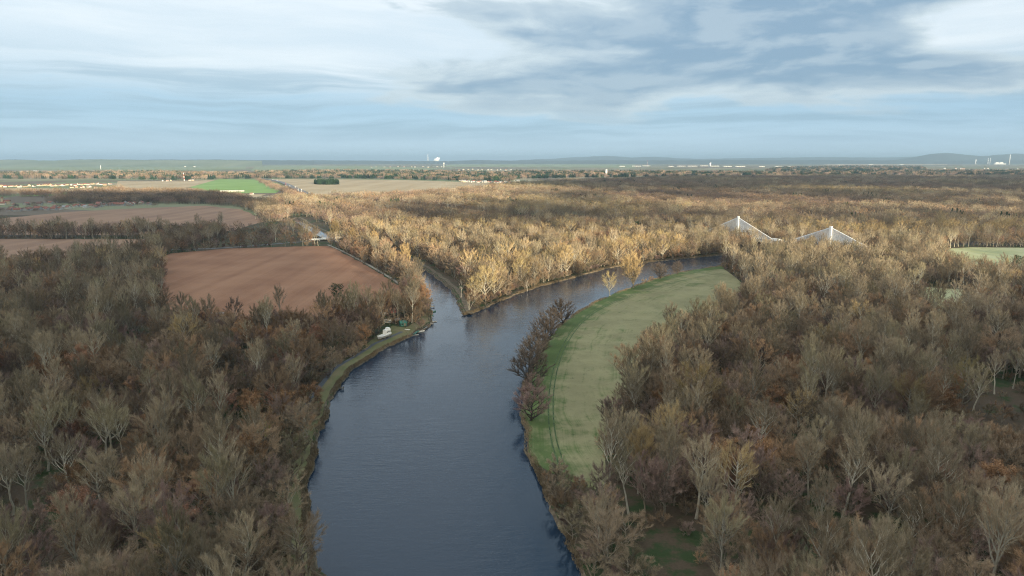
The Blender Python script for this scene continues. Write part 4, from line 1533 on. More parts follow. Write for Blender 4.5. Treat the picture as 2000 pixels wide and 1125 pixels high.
def caravan(u, v, rz, stripe, label):
    p = at(u, v)
    e = empty('caravan', (p.x, p.y, 0), rz)
    tag(e, label, 'caravan')
    body = MB()
    prof = [(-2.6, 0.6), (2.6, 0.6), (2.9, 1.5), (2.5, 2.75), (-2.4, 2.85), (-2.85, 1.6)]
    vs = [(x, -1.1, z) for x, z in prof] + [(x, 1.1, z) for x, z in prof]
    body.add(vs, [tuple(range(5, -1, -1))[::-1], tuple(range(11, 5, -1))] + [(i, (i + 1) % 6, (i + 1) % 6 + 6, i + 6)[::-1] for i in range(6)])
    b = body.build('body', M['white'], e)
    for s in (-1, 1):
        MB().box((0, 1.115 * s, 1.25), (5.0, 0.05, 0.5)).build('stripe', stripe, b)
        MB().box((-1.0, 1.12 * s, 2.05), (1.4, 0.06, 0.65)).build('window', M['glass_dark'], b)
        w_ = MB().tube([(0, 0.75 * s, 0.34), (0, 1.0 * s, 0.34)], 0.34, 12).build('wheel', M['tyre'], e)
    MB().tube([(2.6, 0, 0.6), (4.0, 0, 0.5)], 0.07, 5).build('drawbar', M['steel'], e)
    return e


caravan(757, 631, 0.2, M['blue_paint'], 'blue and white caravan under the trees on the left bank')
caravan(749, 617, 0.1, M['green_paint'], 'white caravan half hidden behind the blue and white one')


def hut(name, u, v, size, rz, wall, roof, label, h=2.4, rise=1.3, cat='hut', door=True):
    p = at(u, v)
    e = empty(name, (p.x, p.y, 0), rz)
    tag(e, label, cat)
    lx, ly = size
    m_ = MB().box((0, 0, h / 2), (lx, ly, h))
    m_.add([(-lx / 2, -ly / 2, h), (-lx / 2, ly / 2, h), (-lx / 2, 0, h + rise * .92), (lx / 2, -ly / 2, h), (lx / 2, ly / 2, h), (lx / 2, 0, h + rise * .92)], [(0, 2, 1), (3, 4, 5)])
    wl = m_.build('wall', wall, e)
    rf = MB()
    for s in (-1, 1):
        rf.add([(-lx / 2 - .35, 0, h + rise), (lx / 2 + .35, 0, h + rise), (lx / 2 + .35, s * (ly / 2 + .4), h - .2), (-lx / 2 - .35, s * (ly / 2 + .4), h - .2),
                (-lx / 2 - .35, 0, h + rise + .16), (lx / 2 + .35, 0, h + rise + .16), (lx / 2 + .35, s * (ly / 2 + .4), h - .04), (-lx / 2 - .35, s * (ly / 2 + .4), h - .04)],
               [(0, 1, 2, 3), (7, 6, 5, 4), (0, 4, 5, 1), (1, 5, 6, 2), (2, 6, 7, 3), (3, 7, 4, 0)])
    rf.build('roof', roof, e)
    if door:
        MB().box((lx * 0.18, -ly / 2 - 0.02, 1.0), (0.9, 0.08, 2.0)).build('door', M['wood'], e)
        MB().box((-lx * 0.22, -ly / 2 - 0.02, 1.45), (1.1, 0.08, 0.9)).build('window', M['glass_dark'], e)
    return e


hut('hut', 766, 616, (5, 4), 0.1, M['cream'], M['tile'], 'small cream hut with a red roof behind the landing place')
hut('hut', 787, 636, (4.5, 3.6), 0.5, M['green_paint'], M['green_paint'], 'green hut beside the landing place')
hut('hut', 776, 632, (3.2, 3.0), 0.3, M['wood'], M['slate'], 'dark wooden shed left of the green hut')
hut('hut', 428, 621, (9, 5.5), 0.15, M['offwhite'], M['slate'], 'white building with a pale roof among the left forest', 2.8, 1.2)
hut('hut', 420, 626, (5, 4.5), 0.15, M['cream'], M['tile'], 'red-roofed hut beside the white building in the left forest')
hut('hut', 456, 627, (5, 4.5), 0.15, M['cream'], M['tile_brown'], 'brown-roofed hut right of the white building in the left forest')
hut('hut', 1763, 495, (6, 5), 0.3, M['offwhite'], M['slate'], 'white hut beside the evergreens left of the pasture', 3.0, 2.2)
hut('hut', 1812, 510, (5, 4), 0.3, M['offwhite'], M['slate'], 'small white hut below the evergreens near the pasture')


def boat(u, v, rz, ln, mat, label, z=-1.25):
    p = at(u, v, -1.2)
    e = empty('rowing_boat', (p.x, p.y, z), rz)
    tag(e, label, 'boat')
    vs, fs = [], []
    ss = [(-.5, .75, 0), (-.2, 1, 0), (.15, .95, .03), (.36, .6, .12), (.5, .05, .25)]
    for x, k, l_ in ss:
        for y, zz in ((-1, .55 + l_), (-.7, .1 + l_), (.7, .1 + l_), (1, .55 + l_)):
            vs.append((x * ln, y * k * ln * .17, zz))
    for i in range(4):
        for k in range(3):
            fs.append((4 * i + k, 4 * i + k + 1, 4 * i + 5 + k, 4 * i + 4 + k))
    fs.append((3, 2, 1, 0))
    mesh_obj('hull', vs, fs, mat, e)
    for x in (-.22, .12):
        MB().box((x * ln, 0, .42), (.3, ln * .3, .06)).build('bench', M['wood'], e)
    return e


def dock(u0, v0, u1, v1, w_, label, mat='wood'):
    a, b = at(u0, v0), at(u1, v1)
    L = (b - a).xy.length
    e = empty('jetty', (a.x, a.y, 0), math.atan2(b.y - a.y, b.x - a.x))
    tag(e, label, 'jetty')
    for q in np.arange(0.15, L, 0.42):
        MB().box((float(q), 0, -0.25), (0.38, w_, 0.08)).build('plank', M[mat], e)
    for q in (0.4, L / 2, L - 0.3):
        for s in (-1, 1):
            MB().tube([(q, s * (w_ / 2 - .1), -2.6), (q, s * (w_ / 2 - .1), 0.55)], 0.09, 6).build('post', M['bark_dark'], e)
    for s in (-1, 1):
        MB().box((L / 2, s * (w_ / 2 - .12), -0.36), (L, 0.12, 0.14)).build('beam', M['wood'], e)
    return e


dock(794, 652, 806, 651, 3.2, 'low green-grey jetty below the landing place', 'green_paint')
dock(832, 634, 843, 630, 3.4, 'jetty at the corner of the river mouth')
dock(833, 620, 845, 617, 1.4, 'narrow jetty in the side channel mouth')
dock(834, 599, 848, 597, 1.8, 'pale jetty farthest up the side channel', 'gravel')
dock(664, 757, 672, 756, 0.9, 'tiny plank jetty on the left bank')
dock(806, 652, 818, 645, 2.4, 'green pontoon along the bank right of the low jetty', 'green_paint')
dock(822, 643, 833, 637, 2.2, 'grey pontoon along the bank before the corner jetty', 'steel')
boat(823, 648, 0.5, 5.2, M['white'], 'white boat moored at the grey pontoon')
boat(849, 609, 1.2, 4.4, M['green_paint'], 'green boat moored in the side channel mouth')
boat(811, 655, 0.3, 5.0, M['hull_grey'], 'grey boat moored at the green-grey jetty')
boat(848, 629, 0.6, 4.6, M['hull_grey'], 'grey boat moored at the corner jetty')
boat(842, 617, 0.2, 4.0, M['green_paint'], 'dark boat moored in the side channel mouth')
boat(795, 646, -0.45, 4.4, M['white'], 'white and red rowing boat lying on the grass', 0.02)
bpy.data.objects['rowing_boat.005'].location = at(796, 645).to_tuple()[:2] + (0.02,)


# ---- a person walking on the path
def person(p, rz, label, jacket):
    bm = bmesh.new()
    sk = bm.verts.layers.skin.verify()
    J = {'pel': ((0, 0, .95), (.15, .11)), 'chest': ((0, .01, 1.28), (.17, .12)), 'neck': ((0, .01, 1.50), (.055, .055)), 'head': ((0, .03, 1.62), (.09, .105)), 'crown': ((0, .03, 1.73), (.07, .08)),
         'hl': ((-.1, 0, .88), (.095, .095)), 'kl': ((-.1, .12, .50), (.065, .065)), 'al': ((-.1, .10, .09), (.045, .045)), 'tl': ((-.1, .26, .04), (.035, .03)),
         'hr': ((.1, 0, .88), (.095, .095)), 'kr': ((.1, -.02, .50), (.065, .065)), 'ar': ((.1, -.22, .12), (.045, .045)), 'tr': ((.1, -.08, .04), (.035, .03)),
         'sl': ((-.2, 0, 1.42), (.065, .065)), 'el': ((-.26, -.08, 1.14), (.048, .048)), 'wl': ((-.25, .06, .90), (.034, .034)), 'fl': ((-.24, .10, .81), (.03, .02)),
         'sr': ((.2, 0, 1.42), (.065, .065)), 'er': ((.26, .06, 1.14), (.048, .048)), 'wr': ((.25, .2, .94), (.034, .034)), 'fr': ((.24, .25, .86), (.03, .02))}
    vv = {}
    for k, (c, r_) in J.items():
        vv[k] = bm.verts.new(c)
        vv[k][sk].radius = r_
    vv['pel'][sk].use_root = True
    for a, b in (('pel', 'chest'), ('chest', 'neck'), ('neck', 'head'), ('head', 'crown'), ('pel', 'hl'), ('hl', 'kl'), ('kl', 'al'), ('al', 'tl'), ('pel', 'hr'), ('hr', 'kr'), ('kr', 'ar'), ('ar', 'tr'),
                 ('chest', 'sl'), ('sl', 'el'), ('el', 'wl'), ('wl', 'fl'), ('chest', 'sr'), ('sr', 'er'), ('er', 'wr'), ('wr', 'fr')):
        bm.edges.new((vv[a], vv[b]))
    me = bpy.data.meshes.new('person')
    bm.to_mesh(me)
    bm.free()
    for m_ in (M['skin'], jacket, M['cloth_dark']):
        me.materials.append(m_)
    o = bpy.data.objects.new('person', me)
    col.objects.link(o)
    o.modifiers.new('skin', 'SKIN')
    s = o.modifiers.new('sub', 'SUBSURF')
    s.levels = s.render_levels = 1
    dg = bpy.context.evaluated_depsgraph_get()
    me2 = bpy.data.meshes.new_from_object(o.evaluated_get(dg))
    o.modifiers.clear()
    o.data = me2
    me2.materials.clear()
    for m_ in (M['skin'], jacket, M['cloth_dark']):
        me2.materials.append(m_)
    for pg in me2.polygons:
        c = pg.center
        pg.material_index = 2 if c.z < 0.92 and abs(c.x) < 0.2 else (0 if c.z > 1.47 or (abs(c.x) > .2 and c.z < 0.93) else 1)
    me2.shade_smooth()
    o.location = (p[0], p[1], 0.11)
    o.rotation_euler = (0, 0, rz)
    MB().lathe((0, 0.01, 1.66), [(.085, -.06), (.108, .02), (.095, .08), (.05, .125), (.01, .135)], 10).build('hair', M['hair'], o, True)
    return tag(o, label, 'person')


pp_ = [p for p in path_pts]
def near_path(u, v):
    q = at(u, v)
    return min(pp_, key=lambda p: (p.x - q.x) ** 2 + (p.y - q.y) ** 2)


person(near_path(650, 735), -0.6, 'person in a pale jacket walking on the riverside path', M['cloth_white'])
person(near_path(679, 701), 2.5, 'person in dark clothes farther along the riverside path', M['cloth_dark'])

# ------------------------------------------------------------------ villages, halls and works on the plain
ORD = ['first', 'second', 'third', 'fourth', 'fifth', 'sixth', 'seventh', 'eighth', 'ninth', 'tenth', 'eleventh', 'twelfth', 'thirteenth', 'fourteenth', 'fifteenth', 'sixteenth', 'seventeenth', 'eighteenth',
       'nineteenth', 'twentieth', 'twenty-first', 'twenty-second', 'twenty-third', 'twenty-fourth', 'twenty-fifth', 'twenty-sixth', 'twenty-seventh', 'twenty-eighth', 'twenty-ninth', 'thirtieth',
       'thirty-first', 'thirty-second', 'thirty-third', 'thirty-fourth', 'thirty-fifth', 'thirty-sixth', 'thirty-seventh', 'thirty-eighth', 'thirty-ninth', 'fortieth']
_house = {}


def house_meshes(wall, roof):
    key = (wall, roof)
    if key not in _house:
        m_ = MB().box((0, 0, 0.5), (1, 1, 1))
        m_.add([(-.5, -.5, 1), (-.5, .5, 1), (-.5, 0, 1.68), (.5, -.5, 1), (.5, .5, 1), (.5, 0, 1.68)], [(0, 2, 1), (3, 4, 5)])
        a = bpy.data.meshes.new('wall')
        a.from_pydata(m_.v, [], m_.f)
        a.materials.append(M[wall])
        r_ = MB()
        for s in (-1, 1):
            r_.add([(-.54, 0, 1.72), (.54, 0, 1.72), (.54, s * .6, .90), (-.54, s * .6, .90), (-.54, 0, 1.79), (.54, 0, 1.79), (.54, s * .6, .97), (-.54, s * .6, .97)],
                   [(0, 1, 2, 3), (7, 6, 5, 4), (0, 4, 5, 1), (1, 5, 6, 2), (2, 6, 7, 3), (3, 7, 4, 0)])
        r_.box((0.2, 0.15, 1.75), (.07, .09, .5))
        b = bpy.data.meshes.new('roof')
        b.from_pydata(r_.v, [], r_.f)
        b.materials.append(M[roof])
        _house[key] = (a, b)
    return _house[key]


def house(u, v, size, rz, wall, roof, label, group, name='house', cat='house'):
    p = at(u, v)
    e = empty(name, (p.x, p.y, 0), rz)
    e.scale = tuple(q * (0.74 if size[0] > 14.9 else 1.0) for q in size)
    for nm, me in zip(('wall', 'roof'), house_meshes(wall, roof)):
        link(bpy.data.objects.new(nm, me), e)
    return tag(e, label, cat, group)


def house_row(spots, where, group, size=(12, 9, 4.6), pal=None, rzr=0.6):
    spots = sorted(spots)
    for i, (u, v) in enumerate(spots):
        wl, rf, cl = random.choice(pal)
        k = random.uniform(0.8, 1.25)
        house(u, v, (size[0] * k, size[1] * random.uniform(.85, 1.15), size[2] * random.uniform(.85, 1.2)), random.uniform(-rzr, rzr) + (1.57 if random.random() < .3 else 0), wl, rf,
              f'{cl} house, {ORD[i]} from the left {where}', group)


WARM = [('cream', 'tile', 'cream red-roofed'), ('offwhite', 'tile', 'white red-roofed'), ('cream', 'tile_brown', 'cream brown-roofed'), ('offwhite', 'tile_brown', 'white brown-roofed')]
MIX = [('grey_wall', 'tile', 'grey red-roofed'), ('offwhite', 'tile', 'white red-roofed'), ('grey_wall', 'tile_brown', 'grey brown-roofed'), ('offwhite', 'tile', 'white red-roofed'), ('grey_wall', 'tile', 'grey red-roofed'), ('offwhite', 'slate', 'white grey-roofed')]
PALE = [('offwhite', 'slate', 'white grey-roofed'), ('offwhite', 'tile', 'white red-roofed'), ('cream', 'slate', 'cream grey-roofed')]
row = []
for i in range(30):
    f_ = i / 29
    row.append((18 + 245 * f_ + random.uniform(-3, 3), 412 - 13 * f_ + random.uniform(-1.5, 3.0)))
house_row(row, 'in the village row behind the brown field', 'houses of the near village', (12.5, 9.5, 4.2), MIX)
house_row([(5, 400), (28, 402), (52, 400), (78, 401), (100, 398), (128, 393), (141, 394), (155, 395), (178, 394), (194, 401), (232, 402), (252, 400), (276, 399), (292, 400)], 'in the upper part of the near village', 'houses of the near village', (13, 10, 4.6), MIX)
house_row([(2 + 7.2 * i + random.uniform(-2, 2), 366 - 0.028 * 7.2 * i + random.uniform(-1.2, 1.2)) for i in range(28)], 'in the sunlit village on the left', 'houses of the sunlit village', (15, 12, 5.0), WARM)
house_row([(140, 367), (150, 366), (161, 367), (174, 366), (187, 368), (236, 368), (2, 363), (205, 362), (215, 360), (180, 360)], 'along the lower edge of the sunlit village', 'houses of the sunlit village', (17, 12, 5.5), WARM)
house_row([(898 + 4.6 * i + random.uniform(-1.5, 1.5), 355 + 0.035 * 4.6 * i + random.uniform(-1, 1)) for i in range(24)], 'in the row behind the beige field', 'houses behind the beige field', (16, 12, 6), PALE)
house_row([(318, 354), (327, 354), (334, 353), (371, 353), (377, 353), (402, 381), (410, 380), (467, 381), (492, 380)], 'around the green field by the motorway', 'houses by the green field', (15, 11, 5), PALE)
house_row([(42, 336), (52, 336), (58, 336), (64, 335), (70, 335), (1, 337), (108, 325), (114, 324), (122, 324), (135, 325)], 'among the far woods on the left', 'far houses on the left', (32, 20, 8), PALE)
house_row([(282, 319), (296, 320), (322, 319), (340, 321), (362, 326), (368, 325), (380, 326), (371, 319)], 'on the far left slopes', 'far houses on the left slopes', (50, 30, 11), PALE)
house_row([(522 + 8 * i + random.uniform(-3, 3), 320 + random.uniform(-1, 1)) for i in range(10)], 'under the central ridge', 'far houses under the ridge', (55, 30, 12), PALE)
house_row([(724 + 13 * i + random.uniform(-5, 5), 326.5 + random.uniform(-.6, .6)) for i in range(12)], 'in the long far village at the centre', 'far houses at the centre', (34, 22, 9), PALE)
house_row([(895 + 9.5 * i + random.uniform(-3, 3), 332 + random.uniform(-1, 1)) for i in range(12)], 'in the far village right of the centre', 'far houses right of the centre', (26, 18, 8), PALE)
house_row([(1005, 356), (1012, 355), (1065, 346), (1150, 343.5), (1160, 344), (1120, 345), (1186, 344), (1195, 342.5), (1205, 342.5)], 'about the white silo tower', 'houses about the silo tower', (22, 15, 7), PALE)
house_row([(1600 + 13 * i + random.uniform(-5, 5), 341 + random.uniform(-1.2, .8)) for i in range(16)], 'beyond the dusky right forest', 'houses beyond the right forest', (26, 16, 7), PALE)
house_row([(1845 + 9.5 * i + random.uniform(-4, 4), 333 + random.uniform(-4, 2.5)) for i in range(17)], 'of the town below the power station', 'houses below the power station', (34, 20, 10), PALE)

# church of the near village
p = at(9, 399)
ch = empty('church', (p.x, p.y, 0), 0.2)
tag(ch, 'cream church with a square tower at the left frame edge', 'church')
MB().box((6, 0, 4), (16, 9, 8)).build('nave', M['cream'], ch)
MB().gable((6, 0, 8), (16, 9, 4), 0.4).build('roof', M['tile'], ch)
tw_ = MB().box((-4, 0, 8), (6, 6, 16)).build('tower', M['cream'], ch)
MB().add([(-7.3, -3.3, 16), (-0.7, -3.3, 16), (-0.7, 3.3, 16), (-7.3, 3.3, 16), (-4, 0, 20)], [(3, 2, 1, 0), (0, 1, 4), (1, 2, 4), (2, 3, 4), (3, 0, 4)]).build('spire', M['tile'], tw_)


def hall(u, v, size, rz, label, group=None, wall='white', roof='white', name='warehouse', cat='warehouse'):
    p = at(u, v)
    e = empty(name, (p.x, p.y, 0), rz)
    tag(e, label, cat, group)
    lx, ly, h = size
    MB().box((0, 0, h / 2), (lx, ly, h)).build('wall', M[wall], e)
    MB().gable((0, 0, h + .02), (lx, ly, h * .25), 0.5).build('roof', M[roof], e)
    n = max(2, int(lx / 40))
    for i in range(n):
        MB().box((-lx / 2 + lx * (i + .5) / n, -ly / 2 - .1, h * .3), (lx / n * .35, .3, h * .55)).build('gate', M['slate'], e)
    return e


hall(454, 374, (85, 12, 3.6), 0.12, 'long white barn in the green field by the motorway', wall='offwhite', roof='offwhite', name='barn', cat='barn')
hall(1172, 447, (38, 16, 6), -0.1, 'grey flat depot building beside the motorway', wall='grey_wall', roof='slate', name='depot', cat='depot')
hall(1160, 450, (24, 9, 4), -0.1, 'white low depot building beside the motorway', wall='offwhite', roof='white', name='depot', cat='depot')
hall(1268, 450, (22, 11, 5), -0.2, 'grey shed right of the evergreens by the motorway', wall='grey_wall', roof='slate', name='depot', cat='depot')
HS = [(1215, 325.5, 130), (1243, 325, 210), (1262, 324.5, 190), (1310, 325.5, 110), (1330, 325, 200), (1352, 325, 230), (1375, 324.5, 200), (1395, 325, 210), (1420, 325.5, 190), (1445, 325.8, 210),
      (1487, 326, 120), (1520, 325.5, 150), (1545, 325.8, 170), (1588, 326, 230), (1640, 323, 140), (1700, 322, 150), (1760, 322, 130)]
for i, (u, v, L) in enumerate(HS):
    hall(u, v, (L * .8, 60, 10), random.uniform(-.08, .08), f'white industrial hall, {ORD[i]} from the left below the right horizon', 'white halls on the horizon', wall='offwhite', roof='offwhite')
hall(1400, 341.5, (220, 30, 9), 0.02, 'long pale building row before the white halls')
hall(1460, 342, (160, 30, 9), 0.02, 'shorter pale building right of the long pale row')


def stack(name, u, vb, vt, r_, label, cat, mats=('white',), D=None, taper=0.7, head=None):
    p = at(u, vb)
    h = (vb - vt) / F_PX * p.y
    e = empty(name, (p.x, p.y, 0))
    tag(e, label, cat)
    n = len(mats)
    for i, m_ in enumerate(mats):
        a, b = i / n, (i + 1) / n
        MB().lathe((0, 0, 0), [(r_ * (1 - (1 - taper) * a), h * a), (r_ * (1 - (1 - taper) * b), h * b)], 16).build('shaft', M[m_], e, True)
    if head:
        MB().lathe((0, 0, h), [(r_ * .8, 0), (head, r_ * 2), (head, r_ * 4), (r_ * .6, r_ * 5)], 16).build('tank', M['white'], e, True)
    else:
        MB().lathe((0, 0, h), [(r_ * taper * 1.12, 0), (r_ * taper * 1.12, r_ * .4)], 16).build('rim', M['steel'], e)
    return e


stack('chimney', 836, 319, 302, 13, 'slim white chimney on the horizon beside the steam plume', 'chimney')
stack('water_tower', 867, 328, 320.5, 4, 'white water tower below the steam plume', 'water tower', head=11)
stack('silo_tower', 1184, 343, 331.5, 7, 'pale silo tower standing beyond the forest', 'tower', taper=1.0)
stack('mast', 360, 353.5, 338, 2.2, 'red and white mast beside the green field', 'mast', ('white', 'red_paint', 'white', 'red_paint', 'white'), taper=0.6)
stack('mast', 197, 331, 323, 3.5, 'pale mast on the far left plain', 'mast', taper=0.6)
stack('mast', 480, 400, 391, 0.6, 'thin pale pole at the end of the brown field', 'mast')
stack('mast', 559, 371, 357, 1.0, 'thin red mast beside the motorway', 'mast', ('red_paint', 'white', 'red_paint'), taper=0.7)
stack('mast', 1264, 323, 313, 4, 'thin red mast above the white halls', 'mast', ('red_paint', 'white', 'red_paint'), taper=0.5)
stack('chimney', 1971, 321, 302.5, 11, 'tall white chimney of the power station', 'chimney')
stack('cooling_tower', 1905, 321, 311.5, 13, 'pale tower at the left end of the power station', 'tower', taper=0.9)
stack('chimney', 1929, 321, 309.5, 8, 'left of the twin short chimneys at the power station', 'chimney')
stack('chimney', 1933, 321, 309, 8, 'right of the twin short chimneys at the power station', 'chimney')
stack('tower', 1387, 324.5, 318, 16, 'pale square-topped tower among the white halls', 'tower', taper=1.0)
p = at(1950, 321)
ps = empty('power_station', (p.x, p.y, 0))
tag(ps, 'pale blocks of the power station on the right horizon', 'power station')
for x, wd_, h_ in ((-60, 90, 62), (60, 100, 62), (0, 330, 24)):
    MB().box((x, 0 if h_ > 30 else -40, h_ / 2), (wd_, 70, h_)).build('boiler_house' if h_ > 30 else 'turbine_hall', M['concrete'], ps)

# steam plume
rgp = np.random.default_rng(5)
pc = at(848, 319)
bm = bmesh.new()
for i in range(26):
    f_ = i / 25
    r_ = 22 + 40 * math.sin(math.pi * min(1, f_ * 1.15)) * rgp.uniform(.6, 1.1)
    if f_ > .85:
        r_ *= .45
    x = 10 + 200 * f_ + rgp.normal() * 16
    z = 95 + 95 * f_ + (90 * (f_ - .7) if f_ > .7 else 0) + rgp.normal() * 14
    bmesh.ops.create_icosphere(bm, subdivisions=2, radius=r_, matrix=Matrix.Translation((pc.x + x, pc.y + rgp.normal() * 25, z)))
me = bpy.data.meshes.new('steam_plume')
bm.to_mesh(me)
bm.free()
me.materials.append(M['steam'])
me.shade_smooth()
tag(link(bpy.data.objects.new('steam_plume', me)), 'white steam plume rising beside the slim chimney on the horizon', kind='stuff')

# vehicles on the motorway
_veh = {}


def vehicle(kind, p, rz, paint, label):
    key = (kind, paint)
    if key not in _veh:
        parts = []
        if kind == 'truck':
            parts = [('cargo_box', MB().box((-1.5, 0, 2.35), (11.5, 2.5, 2.9)), paint), ('cab', MB().box((6.0, 0, 1.9), (2.2, 2.45, 2.7), taper=.93), 'grey_wall'), ('chassis', MB().box((0, 0, .75), (14, 1.2, .3)), 'tyre')]
            wx = (-6, -4.7, -3.4, 2.6, 5.8)
            rw = .5
        else:
            m_ = MB().box((0, 0, .62), (4.3, 1.75, .6)).box((-.2, 0, 1.15), (2.5, 1.6, .5), taper=.82)
            parts = [('body', m_, paint), ('windscreen', MB().box((-.2, 0, 1.14), (2.56, 1.45, .3), taper=.86), 'glass_dark')]
            wx = (-1.35, 1.35)
            rw = .32
        out = []
        for nm, m_, mt in parts:
            me = bpy.data.meshes.new(nm)
            me.from_pydata(m_.v, [], m_.f)
            me.materials.append(M[mt])
            out.append((nm, me, (0, 0, 0)))
        wm = MB().tube([(0, -.15, 0), (0, .15, 0)], rw, 10)
        me = bpy.data.meshes.new('wheel')
        me.from_pydata(wm.v, [], wm.f)
        me.materials.append(M['tyre'])
        for x in wx:
            for y in (-1, 1):
                out.append(('wheel', me, (x, y * (1.05 if kind == 'truck' else .78), rw)))
        _veh[key] = out
    e = empty(kind, p, rz)
    for nm, me, loc in _veh[key]:
        o = link(bpy.data.objects.new(nm, me), e)
        o.location = loc
    return tag(e, label, kind, 'vehicles on the motorway')


mw = [Vector((p.x, p.y)) for p in mway_pts]
cum = [0.0]
for a, b in zip(mw, mw[1:]):
    cum.append(cum[-1] + (b - a).length)


def on_motorway(u):
    for i in range(len(mw) - 1):
        ua, ub = project((*mw[i], 2.5))[0], project((*mw[i + 1], 2.5))[0]
        if ua <= u <= ub:
            f_ = (u - ua) / (ub - ua)
            return mw[i].lerp(mw[i + 1], f_), (mw[i + 1] - mw[i]).normalized()
    return mw[0], (mw[1] - mw[0]).normalized()


vlist = [(531, 1), (538, 1), (558, 1), (570, -1), (574, 1), (579, 1), (586, 1), (587, -1), (590, -1), (593, -1), (600, 1), (604, -1), (608, -1), (611, 1), (616, 1), (634, 1), (653, 1)]
for i, (u, ln) in enumerate(vlist):
    c, t = on_motorway(u)
    nn = Vector((-t.y, t.x)) * ln * (5.0 + 3.2 * (i % 2))
    big = i % 3 != 2
    vehicle('truck' if big else 'car', (c.x + nn.x, c.y + nn.y, 2.5), math.atan2(t.y, t.x) + (0 if ln < 0 else math.pi), 'white',
            f"white {'truck' if big else 'car'}, {ORD[i]} vehicle from the far end of the motorway")
for s, ln, k in ((on_axis(1523, 0), -1, 'truck'), (on_axis(1526, 0) + 8, 1, 'car')):
    q = Vector((BR0.x, BR0.y, DECK + .06)) + ax * s + Vector((-ax.y, ax.x, 0)) * ln * 6
    vehicle(k, q, math.atan2(ax.y, ax.x), 'white', f'white {k} crossing the cable-stayed bridge')

# ------------------------------------------------------------------ far fields and ridges
FF = [('crop_field', [(-300, 333), (0, 331), (300, 333), (480, 330), (480, 322), (200, 321), (-300, 322)], 'crop_dull', 'far green fields on the left plain'),
      ('crop_field', [(-300, 349), (0, 348), (60, 347), (95, 341), (0, 340), (-300, 341)], 'crop_dull', 'green field left of the sunlit village'),
      ('stubble_field', [(-300, 379), (0, 377), (150, 374), (185, 369), (60, 368), (-300, 370)], 'stubble', 'tan field before the sunlit village'),
      ('crop_field', [(40, 384), (130, 381), (140, 376), (60, 377)], 'crop', 'small bright green field behind the near village'),
      ('stubble_field', [(225, 366), (300, 372), (370, 366), (420, 352), (300, 354), (230, 354)], 'stubble', 'golden field left of the green field'),
      ('stubble_field', [(395, 384), (500, 386), (520, 380), (430, 379)], 'stubble', 'tan strip below the green field'),
      ('crop_field', [(490, 334), (640, 333), (830, 333), (860, 329), (720, 324), (500, 323)], 'crop_dull', 'far green field at the centre'),
      ('stubble_field', [(640, 334.5), (835, 334.5), (835, 331.5), (640, 331.5)], 'stubble', 'pale strip field at the centre'),
      ('crop_field', [(860, 326), (1240, 328), (1240, 321), (1000, 320), (880, 321)], 'crop_dull', 'far green field right of the centre'),
      ('stubble_field', [(1100, 345), (1250, 342), (1360, 341), (1250, 338), (1120, 341)], 'pasture', 'pale meadow about the silo tower'),
      ('stubble_field', [(1480, 344), (1700, 342.5), (1750, 339), (1500, 340)], 'stubble', 'beige field beyond the right forest'),
      ('stubble_field', [(1600, 324), (1850, 322), (1850, 319), (1620, 320)], 'stubble', 'far pale field under the right hills')]
for i, (nm, poly, mt, lab) in enumerate(FF):
    tag(sheet(nm, poly_at(poly), 0.4 + 0.05 * i, M[mt]), lab, kind='structure')


def ridge(prof, dist, depth, mat, label, base_v=None):
    """a long hill: skyline points (column, row) at a given distance, with a broad back"""
    pts = catmull([Vector((u, v, 0)) for u, v in prof], 12)
    vs, fs = [], []
    rows = 5
    for p in pts:
        x0 = (p.x - 1000) / F_PX * dist
        z = max(6.0, CAM_H + (HORIZON - p.y) / F_PX * dist) + random.uniform(-1, 1) * dist / 3200
        for k in range(rows):
            f_ = k / (rows - 1)
            hz = math.sin(math.pi * f_) ** 0.8
            vs.append((x0 * (1 + (f_ - .5) * depth / dist), dist + (f_ - .5) * depth, -3 + (z + 3) * hz))
    n = len(pts)
    for i in range(n - 1):
        for k in range(rows - 1):
            a = i * rows + k
            fs.append((a, a + rows, a + rows + 1, a + 1))
    return tag(mesh_obj('hill', vs, fs, mat, smooth=True), label, kind='structure')


ridge([(-400, 312), (-100, 312), (60, 312.5), (110, 313.5), (160, 312), (240, 311.5), (330, 313), (430, 312.5), (520, 314)], 15000, 5000, M['hill_green'], 'low field-covered hills on the left horizon')
ridge([(-400, 313), (0, 312), (50, 311.5), (110, 314), (160, 311.5), (250, 312), (420, 311.8), (500, 312.5), (620, 313.5)], 21000, 4000, M['wood_far'], 'dark wooded ridge on the left horizon')
ridge([(450, 314), (560, 313), (700, 313.5), (830, 314), (880, 314.5), (920, 312.5), (970, 313.5), (1060, 313.5), (1180, 313), (1300, 313), (1500, 312.5), (1800, 313), (2300, 312)], 24000, 6000, M['wood_far'], 'long blue wooded ridge on the horizon')
ridge([(1000, 313), (1060, 310.5), (1120, 307.5), (1180, 305), (1230, 307.5), (1280, 306.5), (1340, 310), (1450, 309), (1600, 307), (1700, 308), (1800, 306), (2000, 305), (2300, 307)], 36000, 7000, M['wood_far'], 'pale blue mountains beyond the plain')
ridge([(1730, 313), (1765, 308), (1800, 301.5), (1830, 299.5), (1860, 301), (1900, 305.5), (1930, 303), (1965, 300.5), (2010, 303), (2100, 306), (2300, 312)], 27000, 5000, M['wood_far'], 'blue wooded hill behind the power station')

# ------------------------------------------------------------------ broken cloud: unseen, placed to keep the sun off parts of the plain
ALT = 1100.0
KS = ALT / math.tan(SUN_EL)


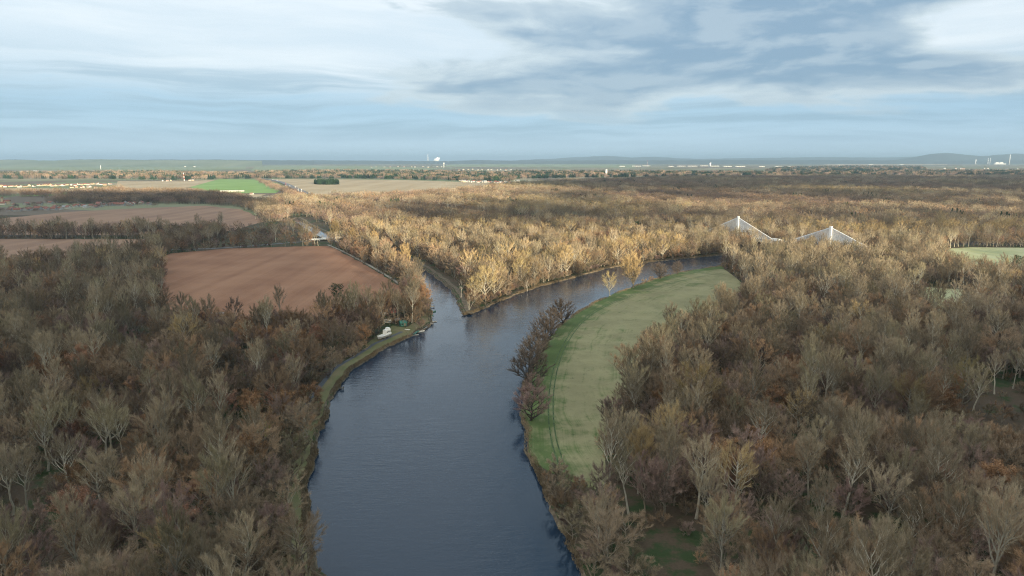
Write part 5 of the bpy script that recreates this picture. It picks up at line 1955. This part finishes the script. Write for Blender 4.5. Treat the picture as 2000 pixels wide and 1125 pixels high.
def cloud(poly, r0, n, seed, label):
    """one flat broken cloud; poly is the stretch of plain it keeps in shade"""
    rg = np.random.default_rng(seed)
    poly = np.array(poly, float)
    lo, hi = poly.min(0), poly.max(0)
    bm = bmesh.new()
    k = 0
    while k < n:
        x, y = rg.uniform(lo[0], hi[0]), rg.uniform(lo[1], hi[1])
        if not inside(poly, np.array([[x, y]]))[0]:
            continue
        k += 1
        mx = Matrix.Translation((x + SUN_DIR.x * KS, y + SUN_DIR.y * KS, ALT + rg.uniform(-8, 8))) @ Matrix.Diagonal((1, 1, 0.14, 1))
        bmesh.ops.create_icosphere(bm, subdivisions=2, radius=rg.uniform(0.6, 1.15) * r0, matrix=mx)
    me = bpy.data.meshes.new('cloud')
    bm.to_mesh(me)
    bm.free()
    me.materials.append(M['cloud'])
    me.shade_smooth()
    return tag(link(bpy.data.objects.new('cloud', me)), label, kind='stuff')


cloud([(-600, -500), (900, -500), (900, 640), (300, 600), (90, 500), (-60, 420), (-600, 400)], 110, 215, 3, 'broad flat cloud behind the viewer shading the near forests')
cloud([(-2000, 0), (-200, 0), (-230, 640), (-480, 1100), (-900, 2250), (-2000, 2250)], 125, 300, 8, 'long flat cloud shading the left forest and the village')
cloud([(-250, 1120), (500, 1080), (1400, 1250), (2600, 1900), (2600, 2500), (200, 2450), (-350, 1600)], 95, 118, 12, 'unseen small clouds added to shade parts of the middle forest')  # added out of view to darken the interior of the middle forest
cloud([(300, 2500), (4200, 2500), (4200, 4600), (900, 4600), (300, 3600)], 420, 60, 4, 'broad flat cloud shading the far right forest')

# ------------------------------------------------------------------ air
HZ = 440.0
hb = MB().box((0, 27000, HZ / 2 - 2.5), (130000, 66000, HZ + 5)).build('haze', None)
hm, g = new_mat('haze_air')
pv = g.n('ShaderNodeVolumePrincipled')
pv.inputs['Color'].default_value = (0.66, 0.86, 1.0, 1)
pv.inputs['Density'].default_value = 4.0e-5
pv.inputs['Anisotropy'].default_value = 0.5
g.link(pv.outputs[0], g.n('ShaderNodeOutputMaterial').inputs['Volume'])
hb.data.materials.append(hm)
tag(hb, 'thin blue haze over the whole plain', kind='stuff')
